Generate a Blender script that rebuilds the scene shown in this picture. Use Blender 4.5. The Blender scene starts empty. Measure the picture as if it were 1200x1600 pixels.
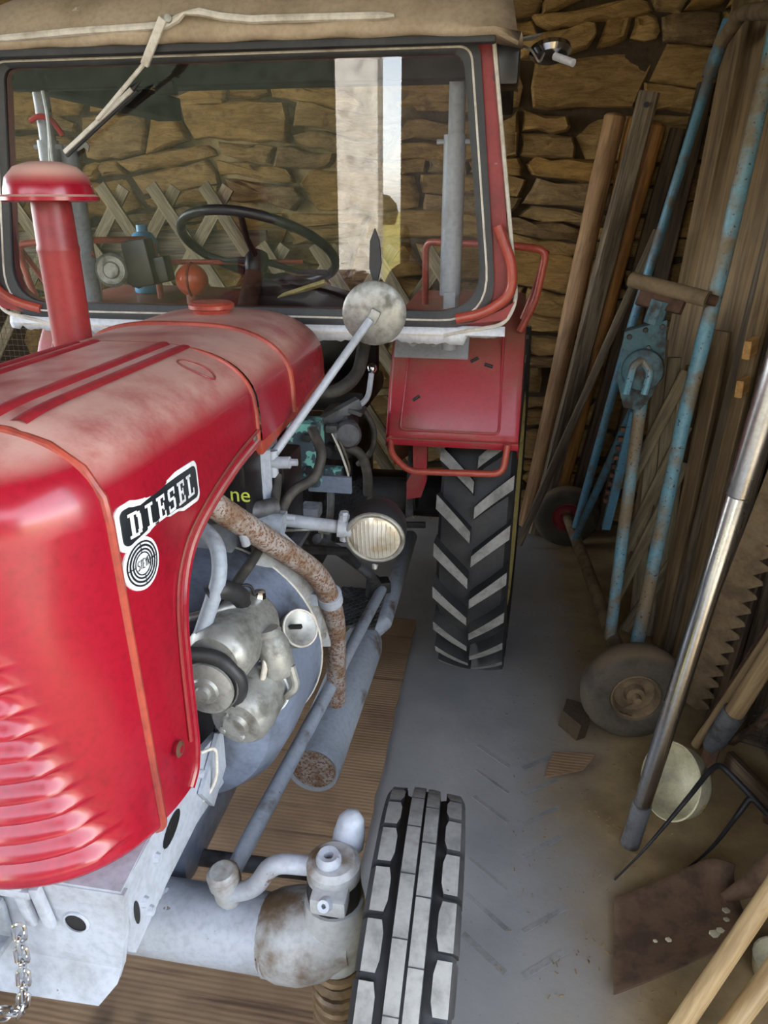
import bpy, bmesh, math, random
from mathutils import Vector as V, Matrix, noise as MN

S = bpy.context.scene
COL = S.collection
random.seed(11)
PI = math.pi

# ---------------------------------------------------------------- camera
FPX = 1155.0
cam_d = bpy.data.cameras.new('camera')
cam = bpy.data.objects.new('camera', cam_d)
COL.objects.link(cam)
S.camera = cam
cam_d.sensor_fit = 'VERTICAL'
cam_d.sensor_height = 36.0
cam_d.lens = 36.0 * FPX / 1600.0
cam_d.clip_start = 0.02
cam.location = (0, 0, 1.65)
cam.rotation_euler = (math.radians(90 - 22.7), 0, math.radians(9.74))

# ---------------------------------------------------------------- world, sun, exposure
W = bpy.data.worlds.new('sky')
S.world = W
W.use_nodes = True
nt = W.node_tree
nt.nodes.clear()
wo = nt.nodes.new('ShaderNodeOutputWorld')
wb = nt.nodes.new('ShaderNodeBackground')
sky = nt.nodes.new('ShaderNodeTexSky')
sky.sky_type = 'NISHITA'
sky.sun_disc = False
sky.sun_elevation = math.radians(42)
sky.sun_rotation = math.radians(20)
mixw = nt.nodes.new('ShaderNodeMix')
mixw.data_type = 'RGBA'
mixw.inputs[0].default_value = 0.7
hs = nt.nodes.new('ShaderNodeRGBToBW')
nt.links.new(sky.outputs[0], hs.inputs[0])
nt.links.new(sky.outputs[0], mixw.inputs[6])
nt.links.new(hs.outputs[0], mixw.inputs[7])
nt.links.new(mixw.outputs[2], wb.inputs[0])
wb.inputs[1].default_value = 0.32
nt.links.new(wb.outputs[0], wo.inputs[0])

sun_d = bpy.data.lights.new('sun', 'SUN')
sun_d.energy = 3.2
sun_d.angle = math.radians(0.6)
sun_d.color = (1.0, 0.95, 0.86)
sun = bpy.data.objects.new('sun', sun_d)
COL.objects.link(sun)
# the sun stands behind the barn, high over its back wall
sun.rotation_euler = V((-0.15, -1.0, -0.95)).to_track_quat('-Z', 'Y').to_euler()

# daylight portal in the open front of the barn (guides the sky light, emits nothing)
pd = bpy.data.lights.new('doorway_portal', 'AREA')
pd.shape = 'RECTANGLE'
pd.size = 4.2
pd.size_y = 2.6
pd.cycles.is_portal = True
po = bpy.data.objects.new('doorway_portal', pd)
COL.objects.link(po)
po.location = (-1.1, -0.98, 1.3)
po.rotation_euler = (math.radians(90), 0, 0)

pd2 = bpy.data.lights.new('side_portal', 'AREA')
pd2.shape = 'RECTANGLE'
pd2.size = 2.5
pd2.size_y = 2.4
pd2.cycles.is_portal = True
po2 = bpy.data.objects.new('side_portal', pd2)
COL.objects.link(po2)
po2.location = (-3.32, 2.05, 1.2)
po2.rotation_euler = (math.radians(90), 0, math.radians(-90))

vs = S.view_settings
vs.view_transform = 'Standard'
vs.look = 'None'
vs.gamma = 1.0
vs.use_curve_mapping = False
vs.exposure = 3.05

# ---------------------------------------------------------------- node materials
def lin(c):
    o = []
    for v in c[:3]:
        v = v / 255.0
        o.append(v / 12.92 if v <= 0.04045 else ((v + 0.055) / 1.055) ** 2.4)
    return (o[0], o[1], o[2], 1.0)

class NB:
    def __init__(s, name):
        s.m = bpy.data.materials.new(name)
        s.m.use_nodes = True
        s.t = s.m.node_tree
        s.t.nodes.clear()
        s.out = s.n('ShaderNodeOutputMaterial')
        s.b = s.n('ShaderNodeBsdfPrincipled')
        s.l(s.b.outputs[0], s.out.inputs[0])
        s.tc = s.n('ShaderNodeTexCoord')
    def n(s, k, **kw):
        x = s.t.nodes.new(k)
        for a, v in kw.items():
            setattr(x, a, v)
        return x
    def l(s, a, b):
        s.t.links.new(a, b)
    def coord(s, scale=(1, 1, 1)):
        mp = s.n('ShaderNodeMapping')
        mp.inputs['Scale'].default_value = scale
        s.l(s.tc.outputs['Object'], mp.inputs[0])
        return mp.outputs[0]
    def noise(s, scale, detail=4, rough=0.55, st=(1, 1, 1), dist=0.0):
        x = s.n('ShaderNodeTexNoise')
        x.inputs['Scale'].default_value = scale
        x.inputs['Detail'].default_value = detail
        x.inputs['Roughness'].default_value = rough
        x.inputs['Distortion'].default_value = dist
        s.l(s.coord(st), x.inputs['Vector'])
        return x.outputs['Fac']
    def ramp(s, fac, a, b):
        x = s.n('ShaderNodeMapRange')
        x.interpolation_type = 'SMOOTHSTEP'
        x.inputs['From Min'].default_value = a
        x.inputs['From Max'].default_value = b
        s.l(fac, x.inputs['Value'])
        return x.outputs['Result']
    def math(s, op, a, b):
        x = s.n('ShaderNodeMath', operation=op)
        for i, v in enumerate((a, b)):
            if isinstance(v, (int, float)):
                x.inputs[i].default_value = v
            else:
                s.l(v, x.inputs[i])
        return x.outputs[0]
    def mix(s, fac, a, b, mode='MIX'):
        x = s.n('ShaderNodeMix', data_type='RGBA', blend_type=mode)
        for i, v in ((0, fac), (6, a), (7, b)):
            if isinstance(v, (int, float, tuple)):
                x.inputs[i].default_value = v
            else:
                s.l(v, x.inputs[i])
        return x.outputs[2]
    def setc(s, c):
        if isinstance(c, tuple):
            s.b.inputs['Base Color'].default_value = c
        else:
            s.l(c, s.b.inputs['Base Color'])
    def setr(s, r):
        if isinstance(r, (int, float)):
            s.b.inputs['Roughness'].default_value = r
        else:
            s.l(r, s.b.inputs['Roughness'])
    def bump(s, h, strength=0.3, dist=0.01):
        x = s.n('ShaderNodeBump')
        x.inputs['Strength'].default_value = strength
        x.inputs['Distance'].default_value = dist
        s.l(h, x.inputs['Height'])
        s.l(x.outputs[0], s.b.inputs['Normal'])
    def upness(s):
        g = s.n('ShaderNodeNewGeometry')
        sp = s.n('ShaderNodeSeparateXYZ')
        s.l(g.outputs['Normal'], sp.inputs[0])
        return sp.outputs[2]
    def rnd(s):
        return s.n('ShaderNodeObjectInfo').outputs['Random']

def worn(name, base, dirt, rough=0.45, metal=0.0, scale=14, lo=0.5, hi=0.7, chip=None, chip_lo=0.62, chip_scale=40, bump=0.15, coat=0.0, st=(1, 1, 1), dust=None, dust_amt=0.7, dust_up=(0.3, 0.8)):
    n = NB(name)
    f = n.ramp(n.noise(scale, 6, 0.6, st), lo, hi)
    c = n.mix(f, lin(base), lin(dirt))
    fine = n.noise(90, 3)
    c = n.mix(n.ramp(fine, 0.35, 0.8), c, n.mix(1.0, c, (0.8, 0.8, 0.8, 1), 'MULTIPLY'))
    if chip:
        k = n.ramp(n.noise(chip_scale, 5, 0.7), chip_lo, chip_lo + 0.04)
        c = n.mix(k, c, lin(chip))
    if dust:
        up = n.ramp(n.upness(), *dust_up)
        dn = n.ramp(n.noise(5, 8, 0.7), 0.22, 0.6)
        d = n.math('MULTIPLY', n.math('MULTIPLY', up, dn), dust_amt)
        c = n.mix(d, c, lin(dust))
        n.setr(n.math('ADD', n.math('MULTIPLY', d, 0.5), rough))
    else:
        n.setr(n.math('ADD', n.math('MULTIPLY', f, 0.2), rough))
    n.setc(c)
    n.b.inputs['Metallic'].default_value = metal
    n.b.inputs['Coat Weight'].default_value = coat
    n.b.inputs['Coat Roughness'].default_value = 0.15
    n.bump(n.noise(60, 5, 0.6), bump, 0.002)
    return n.m

def wood(name, base, dark, st=(22, 22, 1.2), rough=0.75, vary=0.25, bump=0.5):
    n = NB(name)
    g = n.noise(3.0, 7, 0.65, st, 0.6)
    c = n.mix(n.ramp(g, 0.3, 0.68), lin(dark), lin(base))
    big = n.noise(2.2, 4)
    c = n.mix(n.ramp(big, 0.4, 0.75), c, n.mix(1.0, c, (0.62, 0.6, 0.58, 1), 'MULTIPLY'))
    hv = n.n('ShaderNodeHueSaturation')
    r = n.rnd()
    n.l(n.math('ADD', n.math('MULTIPLY', r, vary * 2), 1 - vary), hv.inputs['Value'])
    n.l(c, hv.inputs['Color'])
    n.setc(hv.outputs[0])
    n.setr(rough)
    n.bump(g, bump, 0.004)
    return n.m

M = {}
M['red'] = worn('red_paint', (156, 20, 40), (138, 18, 36), 0.27, 0, 5, 0.45, 0.7, chip=(120, 85, 75), chip_lo=0.735, chip_scale=30, bump=0.05, coat=0.22, dust=(206, 164, 150), dust_amt=0.9)
M['red_nose'] = worn('red_nose_paint', (156, 20, 40), (138, 18, 36), 0.25, 0, 5, 0.45, 0.7, chip=(120, 85, 75), chip_lo=0.735, chip_scale=30, bump=0.04, coat=0.3, dust=(206, 164, 150), dust_amt=0.9, dust_up=(0.66, 0.95))
M['red_faded'] = worn('faded_red_paint', (150, 48, 48), (126, 40, 42), 0.45, 0, 8, 0.4, 0.7, chip=(150, 120, 105), chip_lo=0.7, dust=(150, 120, 100), dust_amt=0.5)
M['fender_red'] = worn('dusty_fender_paint', (164, 36, 50), (140, 84, 72), 0.38, 0, 5, 0.48, 0.78, chip=(140, 100, 78), chip_lo=0.68, chip_scale=16, bump=0.08, coat=0.15, dust=(150, 110, 86), dust_amt=0.75)
M['orange_red'] = worn('orange_red_primer', (172, 74, 56), (130, 50, 42), 0.38, 0, 10, 0.45, 0.7, coat=0.2)
M['grey'] = worn('grey_machine_paint', (176, 182, 192), (150, 152, 156), 0.42, 0, 7, 0.45, 0.75, chip=(112, 88, 74), chip_lo=0.67, chip_scale=22, bump=0.06)
M['grey_dirty'] = worn('oily_grey_paint', (150, 156, 164), (70, 60, 50), 0.45, 0, 9, 0.5, 0.72, chip=(50, 46, 44), chip_lo=0.7, bump=0.12)
M['grey_oil'] = worn('oil_stained_casting', (176, 178, 178), (104, 82, 56), 0.36, 0, 7, 0.46, 0.66, chip=(60, 46, 34), chip_lo=0.66, chip_scale=26, bump=0.25)
M['bluegrey'] = worn('blue_grey_shroud', (122, 132, 150), (58, 59, 62), 0.3, 0, 5, 0.46, 0.7, chip=(50, 50, 50), chip_lo=0.72, bump=0.05, coat=0.2)
M['alu'] = worn('cast_aluminium', (168, 168, 162), (112, 110, 102), 0.45, 0.5, 22, 0.42, 0.7, bump=0.2)
M['alu_pole'] = worn('bright_aluminium', (200, 200, 200), (170, 168, 164), 0.24, 1.0, 6, 0.45, 0.7, bump=0.05, st=(1, 1, 0.3))
M['chrome'] = worn('chrome', (215, 215, 215), (180, 176, 170), 0.15, 1.0, 20, 0.5, 0.8, bump=0.02)
M['rust_pipe'] = worn('rusted_exhaust', (160, 152, 146), (128, 106, 88), 0.72, 0, 22, 0.42, 0.62, chip=(108, 70, 46), chip_lo=0.515, chip_scale=150, bump=0.4)
M['clean_red'] = worn('wiped_red_paint', (168, 44, 52), (146, 34, 44), 0.35, 0, 8, 0.42, 0.7, bump=0.04)
M['muffler'] = worn('muffler_paint', (156, 164, 174), (96, 80, 68), 0.55, 0, 7, 0.54, 0.7, chip=(70, 52, 42), chip_lo=0.68, chip_scale=60, bump=0.2)
M['oily'] = worn('oily_brown_steel', (128, 106, 78), (74, 58, 42), 0.35, 0.1, 14, 0.42, 0.66, chip=(40, 32, 26), chip_lo=0.66, bump=0.2)
M['rust'] = worn('rusty_iron', (92, 64, 46), (60, 42, 32), 0.8, 0.1, 20, 0.4, 0.7, chip=(120, 84, 56), chip_lo=0.68, bump=0.4)
M['dark_metal'] = worn('dark_oily_iron', (52, 52, 54), (34, 31, 29), 0.5, 0.3, 12, 0.4, 0.7, chip=(100, 96, 90), chip_lo=0.72, bump=0.2)
M['mid_metal'] = worn('grimy_iron', (96, 98, 102), (52, 46, 40), 0.5, 0.2, 10, 0.42, 0.66, bump=0.2)
M['teal'] = worn('flaked_teal_paint', (66, 80, 88), (120, 186, 172), 0.5, 0, 26, 0.52, 0.55, bump=0.2)
M['rubber'] = worn('black_rubber', (46, 47, 49), (66, 66, 66), 0.6, 0, 9, 0.45, 0.7, bump=0.1)
M['rubber_worn'] = worn('worn_tread_rubber', (150, 150, 146), (118, 118, 114), 0.7, 0, 18, 0.4, 0.7, chip=(84, 84, 82), chip_lo=0.68, bump=0.15)
M['seal'] = worn('windscreen_rubber', (52, 54, 56), (72, 72, 72), 0.5, 0, 10, 0.4, 0.7, bump=0.05)
M['hose'] = worn('hose_rubber', (58, 56, 52), (86, 80, 72), 0.6, 0, 30, 0.45, 0.7, bump=0.1)
M['white'] = worn('white_paint', (226, 230, 236), (200, 204, 210), 0.5, 0, 12, 0.5, 0.75, bump=0.05)
M['offwhite'] = worn('off_white_strip', (214, 208, 196), (176, 166, 150), 0.5, 0, 14, 0.45, 0.7, bump=0.08)
M['soot'] = worn('sooty_lining', (16, 14, 13), (24, 21, 19), 0.8, 0, 8, 0.45, 0.7)
M['black'] = worn('black_plastic', (26, 25, 26), (38, 36, 35), 0.35, 0, 14, 0.45, 0.7, bump=0.04)
M['brown_plastic'] = worn('dark_brown_plastic', (36, 24, 21), (28, 20, 18), 0.35, 0, 12, 0.45, 0.7, bump=0.04)
M['canvas'] = worn('beige_roof_skin', (176, 158, 134), (152, 134, 110), 0.75, 0, 5, 0.4, 0.7, chip=(196, 180, 158), chip_lo=0.68, chip_scale=22, bump=0.12)
M['yellow_rim'] = worn('yellow_rim_paint', (214, 198, 126), (168, 150, 96), 0.5, 0, 16, 0.5, 0.7, chip=(70, 56, 42), chip_lo=0.66, bump=0.1)
M['orange'] = worn('orange_lamp_paint', (206, 84, 44), (160, 60, 36), 0.35, 0, 14, 0.5, 0.75, bump=0.05, coat=0.3)
M['blue'] = worn('flaked_blue_paint', (112, 158, 172), (128, 112, 88), 0.42, 0, 5, 0.44, 0.6, chip=(70, 54, 42), chip_lo=0.6, chip_scale=70, bump=0.3)
M['blue_deep'] = worn('deep_blue_paint', (78, 124, 146), (88, 84, 78), 0.45, 0, 8, 0.46, 0.64, chip=(60, 48, 40), chip_lo=0.62, chip_scale=70, bump=0.3)
M['blue_grime'] = worn('greasy_blue_casting', (84, 116, 124), (58, 52, 46), 0.5, 0, 12, 0.44, 0.62, chip=(110, 74, 50), chip_lo=0.66, bump=0.3)
M['dusty_tube'] = worn('dust_coated_tube', (124, 104, 76), (92, 76, 56), 0.85, 0, 12, 0.4, 0.7, chip=(90, 120, 126), chip_lo=0.7, bump=0.2)
M['dusty_tyre'] = worn('dusty_tyre', (84, 76, 64), (62, 56, 48), 0.85, 0, 10, 0.4, 0.7, bump=0.2, dust=(120, 100, 74), dust_amt=0.6)
M['enamel'] = worn('stained_cream_enamel', (202, 196, 164), (150, 146, 122), 0.4, 0, 7, 0.42, 0.7, chip=(180, 146, 84), chip_lo=0.66, chip_scale=9, bump=0.05)
M['shovel'] = worn('rusty_shovel_steel', (100, 76, 56), (72, 54, 42), 0.75, 0.15, 14, 0.4, 0.7, chip=(128, 100, 70), chip_lo=0.68, bump=0.25)
M['handle'] = wood('pale_tool_handle', (206, 178, 130), (164, 134, 92), (16, 16, 1.5), 0.55, 0.1, 0.15)
M['handle_dusty'] = wood('dusty_tool_handle', (158, 132, 94), (116, 94, 66), (16, 16, 1.5), 0.7, 0.1, 0.2)
M['old_wood'] = wood('weathered_grey_wood', (128, 112, 90), (66, 54, 42), vary=0.2)
M['dark_wood'] = wood('dark_old_wood', (94, 76, 56), (44, 34, 26), vary=0.3)
M['brown_wood'] = wood('brown_plank', (148, 122, 86), (88, 70, 48), (14, 14, 0.7), vary=0.12)
M['honey_wood'] = wood('honey_wood', (196, 140, 74), (140, 92, 46), (16, 16, 1.2), 0.6, 0.1)
M['fresh_wood'] = wood('fresh_cut_wood', (220, 170, 100), (180, 130, 72), (14, 14, 2), 0.7, 0.08)
M['bark_wood'] = wood('barked_pole', (176, 138, 98), (120, 88, 60), (12, 12, 1.2), 0.7, 0.1)
M['slat_wood'] = wood('trellis_slat', (150, 136, 106), (94, 82, 62), (20, 20, 1.5), 0.8, 0.15)
M['label_white'] = worn('badge_white', (236, 238, 240), (222, 224, 226), 0.35, 0, 14, 0.5, 0.8, bump=0.02)
M['label_black'] = worn('badge_black', (34, 38, 42), (52, 56, 60), 0.35, 0, 8, 0.45, 0.75, bump=0.02)
M['lime'] = worn('lime_print', (206, 216, 96), (190, 200, 84), 0.5, 0, 14, 0.5, 0.8, bump=0.02)
M['bottle_blue'] = worn('blue_bottle_plastic', (92, 158, 200), (120, 180, 214), 0.35, 0, 14, 0.5, 0.8, bump=0.02)
M['bottle_white'] = worn('white_bottle_plastic', (224, 218, 206), (206, 190, 170), 0.4, 0, 14, 0.5, 0.8, bump=0.02)
M['red_plastic'] = worn('red_plastic', (196, 40, 44), (170, 34, 40), 0.4, 0, 14, 0.5, 0.8, bump=0.02)
M['wire'] = worn('grey_wire', (108, 102, 88), (80, 74, 62), 0.6, 0.4, 30, 0.45, 0.7, bump=0.05)

def glass_mat(name, tint, rough=0.0, refl=0.09, haze=0.0):
    n = NB(name)
    n.t.nodes.remove(n.b)
    tr = n.n('ShaderNodeBsdfTransparent')
    tr.inputs[0].default_value = tint
    gl = n.n('ShaderNodeBsdfGlossy')
    gl.inputs['Roughness'].default_value = rough
    fr = n.n('ShaderNodeFresnel')
    fr.inputs[0].default_value = 1.5
    f = n.math('ADD', fr.outputs[0], refl)
    mx = n.n('ShaderNodeMixShader')
    n.l(f, mx.inputs[0])
    n.l(tr.outputs[0], mx.inputs[1])
    n.l(gl.outputs[0], mx.inputs[2])
    last = mx
    if haze:
        df = n.n('ShaderNodeBsdfDiffuse')
        df.inputs[0].default_value = lin((200, 190, 170))
        m2 = n.n('ShaderNodeMixShader')
        h = n.math('MULTIPLY', n.ramp(n.noise(2.5, 5, 0.6, (3, 1, 0.5)), 0.35, 0.75), haze)
        n.l(h, m2.inputs[0])
        n.l(mx.outputs[0], m2.inputs[1])
        n.l(df.outputs[0], m2.inputs[2])
        last = m2
    n.l(last.outputs[0], n.out.inputs[0])
    return n.m
M['glass'] = glass_mat('windscreen_glass', (0.95, 0.96, 0.95, 1), 0.0, 0.025, 0.012)

def lens_mat():
    n = NB('ribbed_lens')
    n.setc(n.mix(n.ramp(n.noise(20, 4), 0.4, 0.75), lin((216, 212, 200)), lin((176, 160, 130))))
    n.setr(0.12)
    n.b.inputs['Metallic'].default_value = 0.35
    n.b.inputs['Coat Weight'].default_value = 1.0
    n.b.inputs['Coat Roughness'].default_value = 0.03
    return n.m
M['lens'] = lens_mat()

def stone_mat(name, cols, val=1.0):
    n = NB(name)
    r = n.rnd()
    cr = n.n('ShaderNodeValToRGB')
    els = cr.color_ramp.elements
    els[0].color = lin(cols[0]); els[1].color = lin(cols[-1])
    for i, c in enumerate(cols[1:-1]):
        e = els.new((i + 1) / (len(cols) - 1)); e.color = lin(c)
    n.l(r, cr.inputs[0])
    strat = n.noise(5, 8, 0.7, (1.4, 2, 6.5), 0.8)
    spots = n.noise(16, 6, 0.7)
    c = n.mix(n.ramp(strat, 0.3, 0.7), n.mix(1.0, cr.outputs[0], (0.5, 0.47, 0.42, 1), 'MULTIPLY'), cr.outputs[0])
    c = n.mix(n.math('MULTIPLY', n.ramp(spots, 0.52, 0.75), 0.6), c, lin((188, 156, 100)))
    c = n.mix(n.math('MULTIPLY', n.ramp(n.noise(9, 5), 0.56, 0.7), 0.55), c, lin((84, 58, 38)))
    n.setc(c)
    n.setr(0.9)
    h = n.math('ADD', n.math('MULTIPLY', strat, 1.0), n.math('MULTIPLY', n.noise(34, 5, 0.7, (1, 1, 2)), 0.5))
    n.bump(h, 0.85, 0.02)
    return n.m
M['stone'] = stone_mat('schist_stone', [(170, 136, 82), (196, 156, 92), (160, 130, 88), (186, 146, 80), (148, 122, 86), (204, 166, 104)])

def mortar_mat():
    n = NB('earth_mortar')
    f = n.ramp(n.noise(1.3, 4), 0.45, 0.62)
    sp = n.n('ShaderNodeSeparateXYZ')
    n.l(n.tc.outputs['Object'], sp.inputs[0])
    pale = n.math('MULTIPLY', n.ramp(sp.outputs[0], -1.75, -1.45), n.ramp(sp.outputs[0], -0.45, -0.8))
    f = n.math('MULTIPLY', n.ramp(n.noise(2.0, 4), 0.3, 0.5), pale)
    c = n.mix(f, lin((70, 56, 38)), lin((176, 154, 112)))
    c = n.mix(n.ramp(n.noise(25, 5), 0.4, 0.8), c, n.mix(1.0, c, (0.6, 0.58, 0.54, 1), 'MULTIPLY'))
    n.setc(c); n.setr(0.95)
    n.bump(n.noise(28, 6, 0.7), 0.8, 0.012)
    return n.m
M['mortar'] = mortar_mat()

def floor_mat():
    n = NB('dusty_concrete')
    sep = n.n('ShaderNodeSeparateXYZ')
    n.l(n.tc.outputs['Object'], sep.inputs[0])
    xw = n.math('ADD', sep.outputs[0], n.math('MULTIPLY', n.math('SUBTRACT', n.noise(1.6, 4), 0.5), 0.55))
    dust = n.ramp(xw, 0.08, 0.42)
    grey = n.mix(n.ramp(n.noise(3, 6), 0.3, 0.75), lin((154, 153, 152)), lin((130, 130, 131)))
    brown = n.mix(n.ramp(n.noise(6, 6, 0.65), 0.35, 0.7), lin((128, 108, 76)), lin((160, 136, 96)))
    c = n.mix(dust, grey, brown)
    c = n.mix(n.math('MULTIPLY', n.ramp(n.noise(60, 4, 0.7), 0.62, 0.72), 0.5), c, lin((96, 84, 66)))
    n.setc(c)
    n.setr(n.math('ADD', n.math('MULTIPLY', dust, 0.35), 0.5))
    n.bump(n.noise(45, 5), 0.2, 0.004)
    return n.m
M['floor'] = floor_mat()

def card_mat():
    n = NB('corrugated_cardboard')
    w = n.n('ShaderNodeTexWave', wave_type='BANDS', bands_direction='Y')
    w.inputs['Scale'].default_value = 24
    w.inputs['Distortion'].default_value = 0.6
    w.inputs['Detail'].default_value = 2
    n.l(n.coord(), w.inputs[0])
    c = n.mix(n.ramp(n.noise(4, 5), 0.35, 0.7), lin((158, 130, 100)), lin((130, 104, 80)))
    c = n.mix(n.math('MULTIPLY', w.outputs['Fac'], n.math('MULTIPLY', n.noise(3, 4, 0.6, (0.5, 4, 1)), 0.5)), c, lin((110, 84, 60)))
    c = n.mix(n.ramp(n.noise(2.2, 6, 0.7, (0.7, 14, 1)), 0.5, 0.72), c, lin((96, 74, 56)))
    oil = n.ramp(n.noise(3.2, 3, 0.5, (1, 0.6, 1)), 0.64, 0.72)
    c = n.mix(n.math('MULTIPLY', oil, 0.8), c, lin((48, 38, 32)))
    n.setc(c); n.setr(0.62)
    n.bump(n.math('ADD', n.math('MULTIPLY', w.outputs['Fac'], 0.4), n.noise(5, 5, 0.6, (0.6, 5, 1))), 0.35, 0.006)
    return n.m
M['card'] = card_mat()

def plain(name, c, rough=0.8):
    return worn(name, c, tuple(int(v * 0.8) for v in c), rough, 0, 6, 0.4, 0.7, bump=0.1)
M['roof_inside'] = plain('barn_boarding', (150, 126, 92))
M['plaster'] = plain('sunlit_plaster', (232, 226, 214))
M['added_hedge'] = plain('dark_hedge', (36, 44, 26))
M['barnboard'] = plain('dark_barn_boards', (40, 34, 28))
M['print'] = plain('damp_tread_print', (146, 145, 143))
M['field'] = plain('dry_field', (196, 184, 96))
M['yard'] = plain('yard_gravel', (150, 142, 126))

# ---------------------------------------------------------------- mesh helpers
def nbm():
    return bmesh.new()

def frame_of(d):
    d = V(d).normalized()
    a = V((0, 0, 1)) if abs(d.z) < 0.9 else V((1, 0, 0))
    u = d.cross(a).normalized()
    return u, d.cross(u).normalized(), d

def tube(bm, path, r, n=10, closed=False, cap=True):
    P = [V(p) for p in path]
    k = len(P)
    rs = r if isinstance(r, (list, tuple)) else [r] * k
    rings = []
    up = None
    for i in range(k):
        if closed:
            d = P[(i + 1) % k] - P[i - 1]
        else:
            d = P[min(i + 1, k - 1)] - P[max(i - 1, 0)]
        d.normalize()
        if up is None:
            u, v, _ = frame_of(d)
        else:
            u = (up - d * up.dot(d)).normalized()
            v = d.cross(u)
        up = u
        rings.append([bm.verts.new(P[i] + (u * math.cos(2 * PI * j / n) + v * math.sin(2 * PI * j / n)) * rs[i]) for j in range(n)])
    for i in range(k if closed else k - 1):
        a, b = rings[i], rings[(i + 1) % k]
        for j in range(n):
            bm.faces.new((a[j], a[(j + 1) % n], b[(j + 1) % n], b[j]))
    if cap and not closed:
        bm.faces.new(list(reversed(rings[0])))
        bm.faces.new(rings[-1])
    return bm

def bend(pts, r=0.05, seg=5):
    """round the corners of a polyline"""
    P = [V(p) for p in pts]
    out = [P[0]]
    for i in range(1, len(P) - 1):
        a = P[i - 1] - P[i]; b = P[i + 1] - P[i]
        k = min(r, a.length * 0.45, b.length * 0.45)
        p0 = P[i] + a.normalized() * k; p1 = P[i] + b.normalized() * k
        for s in range(seg + 1):
            t = s / seg
            out.append(p0 * (1 - t) ** 2 + P[i] * 2 * t * (1 - t) + p1 * t * t)
    out.append(P[-1])
    return out

def box(bm, c, s, rot=None, bev=0.0):
    r = bmesh.ops.create_cube(bm, size=1.0)
    vs = r['verts']
    Rm = rot.to_matrix().to_4x4() if rot is not None else Matrix()
    mt = Matrix.Translation(V(c)) @ Rm @ Matrix.Diagonal((s[0], s[1], s[2], 1))
    bmesh.ops.transform(bm, matrix=mt, verts=vs)
    if bev:
        es = list({e for v in vs for e in v.link_edges})
        bmesh.ops.bevel(bm, geom=es, offset=bev, segments=2, affect='EDGES', profile=0.6)
    return bm

def bar(bm, a, b, w, t, side=(0, 0, 1), bev=0.0):
    """rectangular bar from a to b, width w along side, thickness t"""
    a, b = V(a), V(b)
    d = (b - a)
    L = d.length
    d.normalize()
    s = V(side); s = (s - d * s.dot(d)).normalized()
    n = d.cross(s)
    mt = Matrix((( s.x, n.x, d.x, 0), (s.y, n.y, d.y, 0), (s.z, n.z, d.z, 0), (0, 0, 0, 1)))
    r = bmesh.ops.create_cube(bm, size=1.0)
    bmesh.ops.transform(bm, matrix=Matrix.Translation((a + b) / 2) @ mt @ Matrix.Diagonal((w, t, L, 1)), verts=r['verts'])
    if bev:
        es = list({e for v in r['verts'] for e in v.link_edges})
        bmesh.ops.bevel(bm, geom=es, offset=bev, segments=2, affect='EDGES', profile=0.6)
    return bm

def lathe(bm, prof, o, axis, n=24, a0=0.0, a1=2 * PI):
    """prof = [(radius, height)] about axis through o"""
    u, v, d = frame_of(axis)
    o = V(o)
    full = abs(a1 - a0 - 2 * PI) < 1e-6
    m = n if full else n + 1
    rings = []
    for (r, h) in prof:
        if r < 1e-6:
            rings.append([bm.verts.new(o + d * h)])
        else:
            rings.append([bm.verts.new(o + d * h + (u * math.cos(a0 + (a1 - a0) * j / n) + v * math.sin(a0 + (a1 - a0) * j / n)) * r) for j in range(m)])
    for a, b in zip(rings, rings[1:]):
        for j in range(n):
            k = (j + 1) % m
            if len(a) == 1 and len(b) == 1:
                continue
            if len(a) == 1:
                bm.faces.new((a[0], b[k], b[j]))
            elif len(b) == 1:
                bm.faces.new((a[j], a[k], b[0]))
            else:
                bm.faces.new((a[j], a[k], b[k], b[j]))
    return bm

def prism(bm, poly, ex):
    """poly: 3-D points of a planar outline, ex: extrusion vector"""
    ex = V(ex)
    a = [bm.verts.new(V(p)) for p in poly]
    b = [bm.verts.new(V(p) + ex) for p in poly]
    n = len(a)
    bm.faces.new(list(reversed(a)))
    bm.faces.new(b)
    for i in range(n):
        bm.faces.new((a[i], a[(i + 1) % n], b[(i + 1) % n], b[i]))
    return bm

def grid(bm, pts, closed_u=False):
    """pts[i][j] -> quads"""
    vv = [[bm.verts.new(V(p)) for p in row] for row in pts]
    for i in range(len(vv) - 1):
        for j in range(len(vv[i]) - 1):
            bm.faces.new((vv[i][j], vv[i + 1][j], vv[i + 1][j + 1], vv[i][j + 1]))
    return vv

def obj(name, bm, mat, parent=None, sharp=38, recalc=True, solid=0.0):
    bmesh.ops.remove_doubles(bm, verts=bm.verts, dist=1e-6)
    if recalc:
        bmesh.ops.recalc_face_normals(bm, faces=bm.faces)
    th = math.radians(sharp)
    for f in bm.faces:
        f.smooth = True
    for e in bm.edges:
        if len(e.link_faces) == 2 and e.calc_face_angle(0.0) > th:
            e.smooth = False
    me = bpy.data.meshes.new(name)
    bm.to_mesh(me)
    bm.free()
    mats = mat if isinstance(mat, (list, tuple)) else [mat]
    for m in mats:
        me.materials.append(M[m] if isinstance(m, str) else m)
    o = bpy.data.objects.new(name, me)
    COL.objects.link(o)
    if solid:
        md = o.modifiers.new('thickness', 'SOLIDIFY')
        md.thickness = abs(solid)
        md.offset = -1 if solid > 0 else 1
    if parent is not None:
        o.parent = parent
        o.matrix_parent_inverse = PINV.get(parent.name, Matrix())
    return o

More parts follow.
